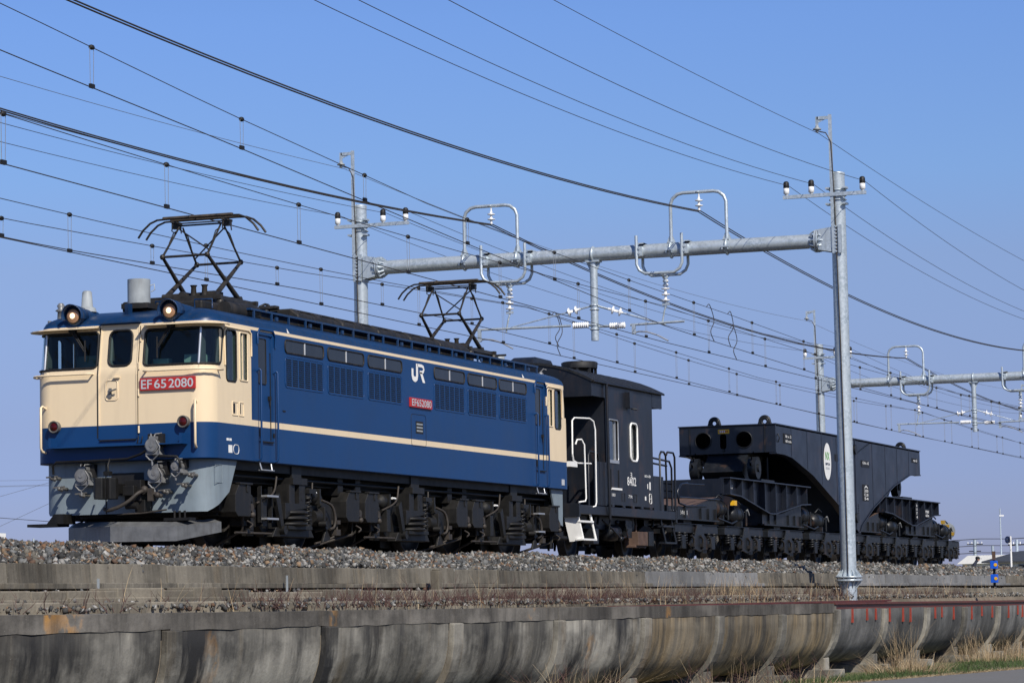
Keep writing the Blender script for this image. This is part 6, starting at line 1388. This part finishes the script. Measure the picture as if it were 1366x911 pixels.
tag(twigs('dry_brambles', 2600, gen_br, 'twig'), 'leafless reddish brown brambles growing along the top of the trough', 'brambles', kind='stuff')
S = [((rn(3.3, 4.0), random.choice([rn(10, 24), rn(17, 21), rn(24, 45), rn(-14, 40)]), -.9), rn(.25, .62), (rn(-.1, .1), rn(-.2, .2)), rn(.003, .006), random.choice(STR), (rn(-.1, .1), rn(-.2, .2), rn(0, .1))) for _ in range(700)]
tag(blades('dry_stalks', S, 'straw'), 'scattered pale dry stalks in front of the ballast wall', 'dry stalks', kind='stuff')
def gen_bush(): 
    y = random.choice([rn(-1.6, .6), rn(3.5, 13)]); return (rn(6.4, 7.0), y, -2.3), rn(.35, .8) * (1. if y < 1 else .8), (rn(-.7, .7), rn(-.9, .9), rn(.5, 1)), rn(.004, .007)
tag(twigs('dead_briars', 120, gen_bush, 'twig'), 'dead briar stems arching up below the trough', 'briars', kind='stuff')
GR = [(.035, .075, .016), (.05, .10, .02), (.03, .06, .014), (.085, .12, .035)]; S = []
for _ in range(15000):
    y = rn(11, 44); x1 = max(7.0, edge_x(y)) - .25; x = rn(6.35, x1)
    dens = .5 + .5 * math.sin(y * 1.3 + 1) * math.sin(x * 3 + y * .4)
    if random.random() > dens + (.15 if x > 6.8 else .05): continue
    S.append(((x, y, -2.32), rn(.05, .15), (rn(-.06, .06), rn(-.06, .06)), rn(.004, .008), random.choice(GR), (rn(-.04, .04), rn(-.04, .04), rn(0, .03))))
tag(blades('grass', S, 'leaf'), 'short green grass on the road verge', 'grass', kind='stuff')
S = []
for _ in range(9000):
    y = rn(10, 44); x1 = max(7.0, edge_x(y)) + .06; x = x1 - abs(random.gauss(0, .28))
    S.append(((x, y, -2.315), rn(.005, .05), (rn(-.12, .12), rn(-.12, .12)), rn(.004, .008), random.choice(STR), (0, 0, .0)))
tag(blades('dead_grass', S, 'straw'), 'strip of dead straw along the road edge', 'dead grass', kind='stuff')

# ---------------------------------------------------------------- signal boxes, person and far background
t = thing('trackside_box_post', 'thin post with two bright blue boxes beside the track at right', 'signal post', (4.64, 40, -.9))
q = MB(); q.box(4.60, 4.66, 40.0, 40.05, -.62, .22).mat(1).box(4.59, 4.67, 39.99, 40.06, .08, .30); q.build('post', ['black', 'rustbrown'], t)
for z0, z1 in ((-.155, .05), (-.52, -.30)):
    q = MB(); q.box(4.56, 4.74, 39.86, 39.99, z0, z1).mat(1).cyl((4.70, 39.86, (z0 + z1) / 2), (4.70, 39.85, (z0 + z1) / 2), .045, 10); q.build('blue_box', ['mblue', 'yellow'], t, bevel=.008)
t = thing('round_sign', 'small round dark blue sign on a white post', 'sign', (-7.1, 105, -.45))
q = MB(); q.cyl((-7.05, 105, -.6), (-7.05, 105, 1.95), .05, 8); q.build('post', 'white', t)
q = MB(); q.cyl((-7.16, 104.95, 1.78), (-7.19, 104.91, 1.78), .17, 20).mat(1).cyl((-7.19, 104.91, 1.78), (-7.195, 104.90, 1.78), .12, 20).mat(2).cyl((-7.195, 104.90, 1.78), (-7.20, 104.893, 1.78), .05, 12); q.build('sign_disc', ['navy', 'signblue', 'jumper'], t)
# person leaning forward beyond the wagon
pm = bpy.data.meshes.new('person'); sk = [((0, 0, .95), .17), ((.02, 0, 1.2), .16), ((.10, 0, 1.42), .17), ((.17, 0, 1.52), .07), ((.22, 0, 1.62), .085), ((.25, 0, 1.70), .10),
      ((-.02, -.10, .90), .11), ((.06, -.11, .50), .08), ((-.02, -.11, .08), .055), ((.08, -.11, .04), .05), ((-.02, .10, .90), .11), ((.04, .11, .50), .08), ((-.06, .11, .08), .055), ((.05, .11, .04), .05),
      ((.10, -.20, 1.40), .075), ((.16, -.26, 1.12), .055), ((.36, -.20, 1.10), .045), ((.42, -.17, 1.14), .035), ((.10, .20, 1.40), .075), ((.16, .26, 1.12), .055), ((.36, .18, 1.12), .045), ((.42, .15, 1.15), .035)]
ed = [(0, 1), (1, 2), (2, 3), (3, 4), (4, 5), (0, 6), (6, 7), (7, 8), (8, 9), (0, 10), (10, 11), (11, 12), (12, 13), (2, 14), (14, 15), (15, 16), (16, 17), (2, 18), (18, 19), (19, 20), (20, 21)]
pm.from_pydata([a for a, b in sk], ed, []); po = bpy.data.objects.new('person', pm); COL.objects.link(po)
md = po.modifiers.new('skin', 'SKIN')
for i, (a, rr) in enumerate(sk): pm.skin_vertices[0].data[i].radius = (rr, rr)
pm.skin_vertices[0].data[0].use_root = True; po.modifiers.new('sub', 'SUBSURF').levels = 1; po.modifiers['sub'].render_levels = 2
pm.materials.append(M['jacket']); po.location = (-9.75, 108, -.72); po.rotation_euler = (0, R(8), R(18)); tag(po, 'person in dark jacket and black cap bending forward beyond the last wagon', 'person'); LOC[po.name] = Vector((0, 0, 0))
q = MB(); q.ball((.255, 0, 1.69), .098, 12, 1, .85, 1.1).ball((.35, 0, 1.68), .02, 6).box(.335, .345, -.04, -.02, 1.70, 1.71).box(.335, .345, .02, .04, 1.70, 1.71); h = q.build('face', 'skin', po)
q = MB(); q.ball((.245, 0, 1.745), .115, 12, 1.05, .95, .85).prism([(.30, -.08), (.46, -.06), (.46, .06), (.30, .08)], 2, 1.735, 1.75); h = q.build('cap', 'black', po)
# white low building, dark roofed house, left house
t = thing('warehouse', 'long low white building behind the last wagon', 'building', (-30, 225, -2.3))
q = MB(); q.box(-33.2, -22, 222, 240, -2.3, 2.0); q.build('wall', 'white', t)
q = MB(); q.prism([(-33.6, 1.9), (-32.6, 2.62), (-22, 2.62), (-22, 1.9)], 1, 221.5, 240.5); q.build('roof', 'white', t)
q = MB(); q.box(-31.2, -27.9, 221.3, 221.48, .4, 1.55); q.build('dark_car_port', 'rooftile', t)
t = thing('house', 'single storey white house with dark hipped roof at the right edge', 'house', (-21, 192, -2.3))
q = MB(); q.box(-24.55, -14, 190, 200, -2.3, 1.75); q.build('wall', 'white', t)
q = MB(); e0, e1 = 1.72, 2.52
q.add([(-25.1, 189.4, e0), (-13.4, 189.4, e0), (-13.4, 200.6, e0), (-25.1, 200.6, e0), (-22.9, 193.6, e1), (-15.8, 193.6, e1), (-15.8, 196, e1), (-22.9, 196, e1), (-25.1, 189.4, e0 - .12), (-13.4, 189.4, e0 - .12), (-13.4, 200.6, e0 - .12), (-25.1, 200.6, e0 - .12)], [(0, 1, 5, 4), (1, 2, 6, 5), (2, 3, 7, 6), (3, 0, 4, 7), (4, 5, 6, 7), (8, 9, 1, 0), (11, 8, 0, 3), (9, 10, 2, 1), (10, 11, 3, 2), (11, 10, 9, 8)]); q.build('roof', 'rooftile', t)
for x0, x1 in ((-23.9, -23.1), (-22.4, -21.6), (-20, -18)):
    q = MB(); q.box(x0, x1, 189.93, 189.99, .5, 1.45); wf = q.build('window', 'greydome', t)
    q = MB(); q.box(x0 + .06, x1 - .06, 189.9, 189.93, .56, 1.39); q.build('pane', 'glassdark', wf)
t = thing('house', 'small pale building with open frame at the far left edge', 'building', (-71, 122, -2.3))
q = MB(); q.box(-75, -70.6, 114, 120, -2.3, 3.75); q.build('wall', 'cream', t)
q = MB(); q.box(-75.2, -70.28, 113.8, 120.1, 3.75, 3.98).box(-70.42, -70.28, 119.9, 120.05, -2.3, 3.75); q.build('roof', 'white', t)
q = MB(); q.box(-70.6, -70.57, 117, 119, 3.15, 3.5); q.build('window', 'glassdark', t)
def upole(x, y, ztop, r, label, arms=True, name='utility_pole', mat='galv', lamp=False):
    t = thing(name, label, 'pole', (x, y, -2.3)); q = MB(); q.loft([((x, y, -2.4), r * 1.25), ((x, y, ztop), r)], 10); q.build('pole', mat, t)
    if arms:
        q = MB(); q.box(x - .8, x + .8, y - .06, y + .02, ztop - .5, ztop - .4).box(x - .6, x + .6, y - .06, y + .02, ztop - 1.2, ztop - 1.1); q.build('cross_arm', 'roofgear', t)
        q = MB(); 
        for d in (-.7, -.3, .3, .7): q.loft([((x + d, y - .02, ztop - .4), .05), ((x + d, y - .02, ztop - .2), .05)], 8)
        q.build('insulator', 'porcelain', t)
    if lamp: q = MB(); q.box(x - .05, x + .32, y - .1, y + .1, ztop - .72, ztop - .58); q.build('lamp', 'white', t)
upole(-31.26, 230, 6.9, .06, 'tall thin white lamp mast above the far houses', False, 'lamp_mast', 'galv', True)
upole(-39.6, 260, 4.7, .17, 'grey utility pole just right of the last wagon'); upole(-38.2, 262, 4.1, .14, 'thin utility pole left of the dark roofed house', False)
upole(-30.2, 232, 4.1, .13, 'far utility pole right of the tall lamp mast'); upole(-57.2, 100, 3.05, .06, 'thin stub pole low at the left behind the ballast', False)
for i, (z, s) in enumerate(((4.55, .5), (3.9, .5), (3.2, .4))):
    q = MB()
    for d in (0, .5): q.tube([(-60 + 3.2 * k, 258 - k * .8 + d, z - .02 * d + .018 * (k - 7) * (k - 7) * .25 + (.1 if k % 2 else 0)) for k in range(26)], .03, 4)
    tag(q.build('distant_cable', 'wire'), ('uppermost distant cable over the far roofs at right', 'middle distant cable over the far roofs at right', 'lowest distant cable over the far roofs at right')[i], 'power line', 'far cables behind the train')
for i, (a, b, r_, tx) in enumerate((((-120, 150, 9.35), (-60, 150, 8.05), .012, 'topmost thin far wire left of the locomotive'), ((-120, 150, 8.45), (-60, 150, 8.1), .014, 'far wire level with the lower cab front at left'), ((-120, 150.5, 8.62), (-60, 150.5, 7.9), .012, 'second far wire level with the lower cab front'),
        ((-120, 151, 0.6), (-60, 151, 13.8), .014, 'far wire rising to the right at left'), ((-120, 152, -6.4), (-60, 152, 16.5), .014, 'steepest far wire rising to the right at left'), ((-120, 149, 9.0), (-60, 149, 3.45), .028, 'thick far cable meeting the plough height at left'))):
    q = MB(); A_, B_ = Vector(a), Vector(b); q.tube([A_ + (B_ - A_) * k / 12 for k in range(13)], r_, 4)
    tag(q.build('distant_wire', 'wirelight' if i < 5 else 'wire'), tx, 'power line', 'far wires at left')
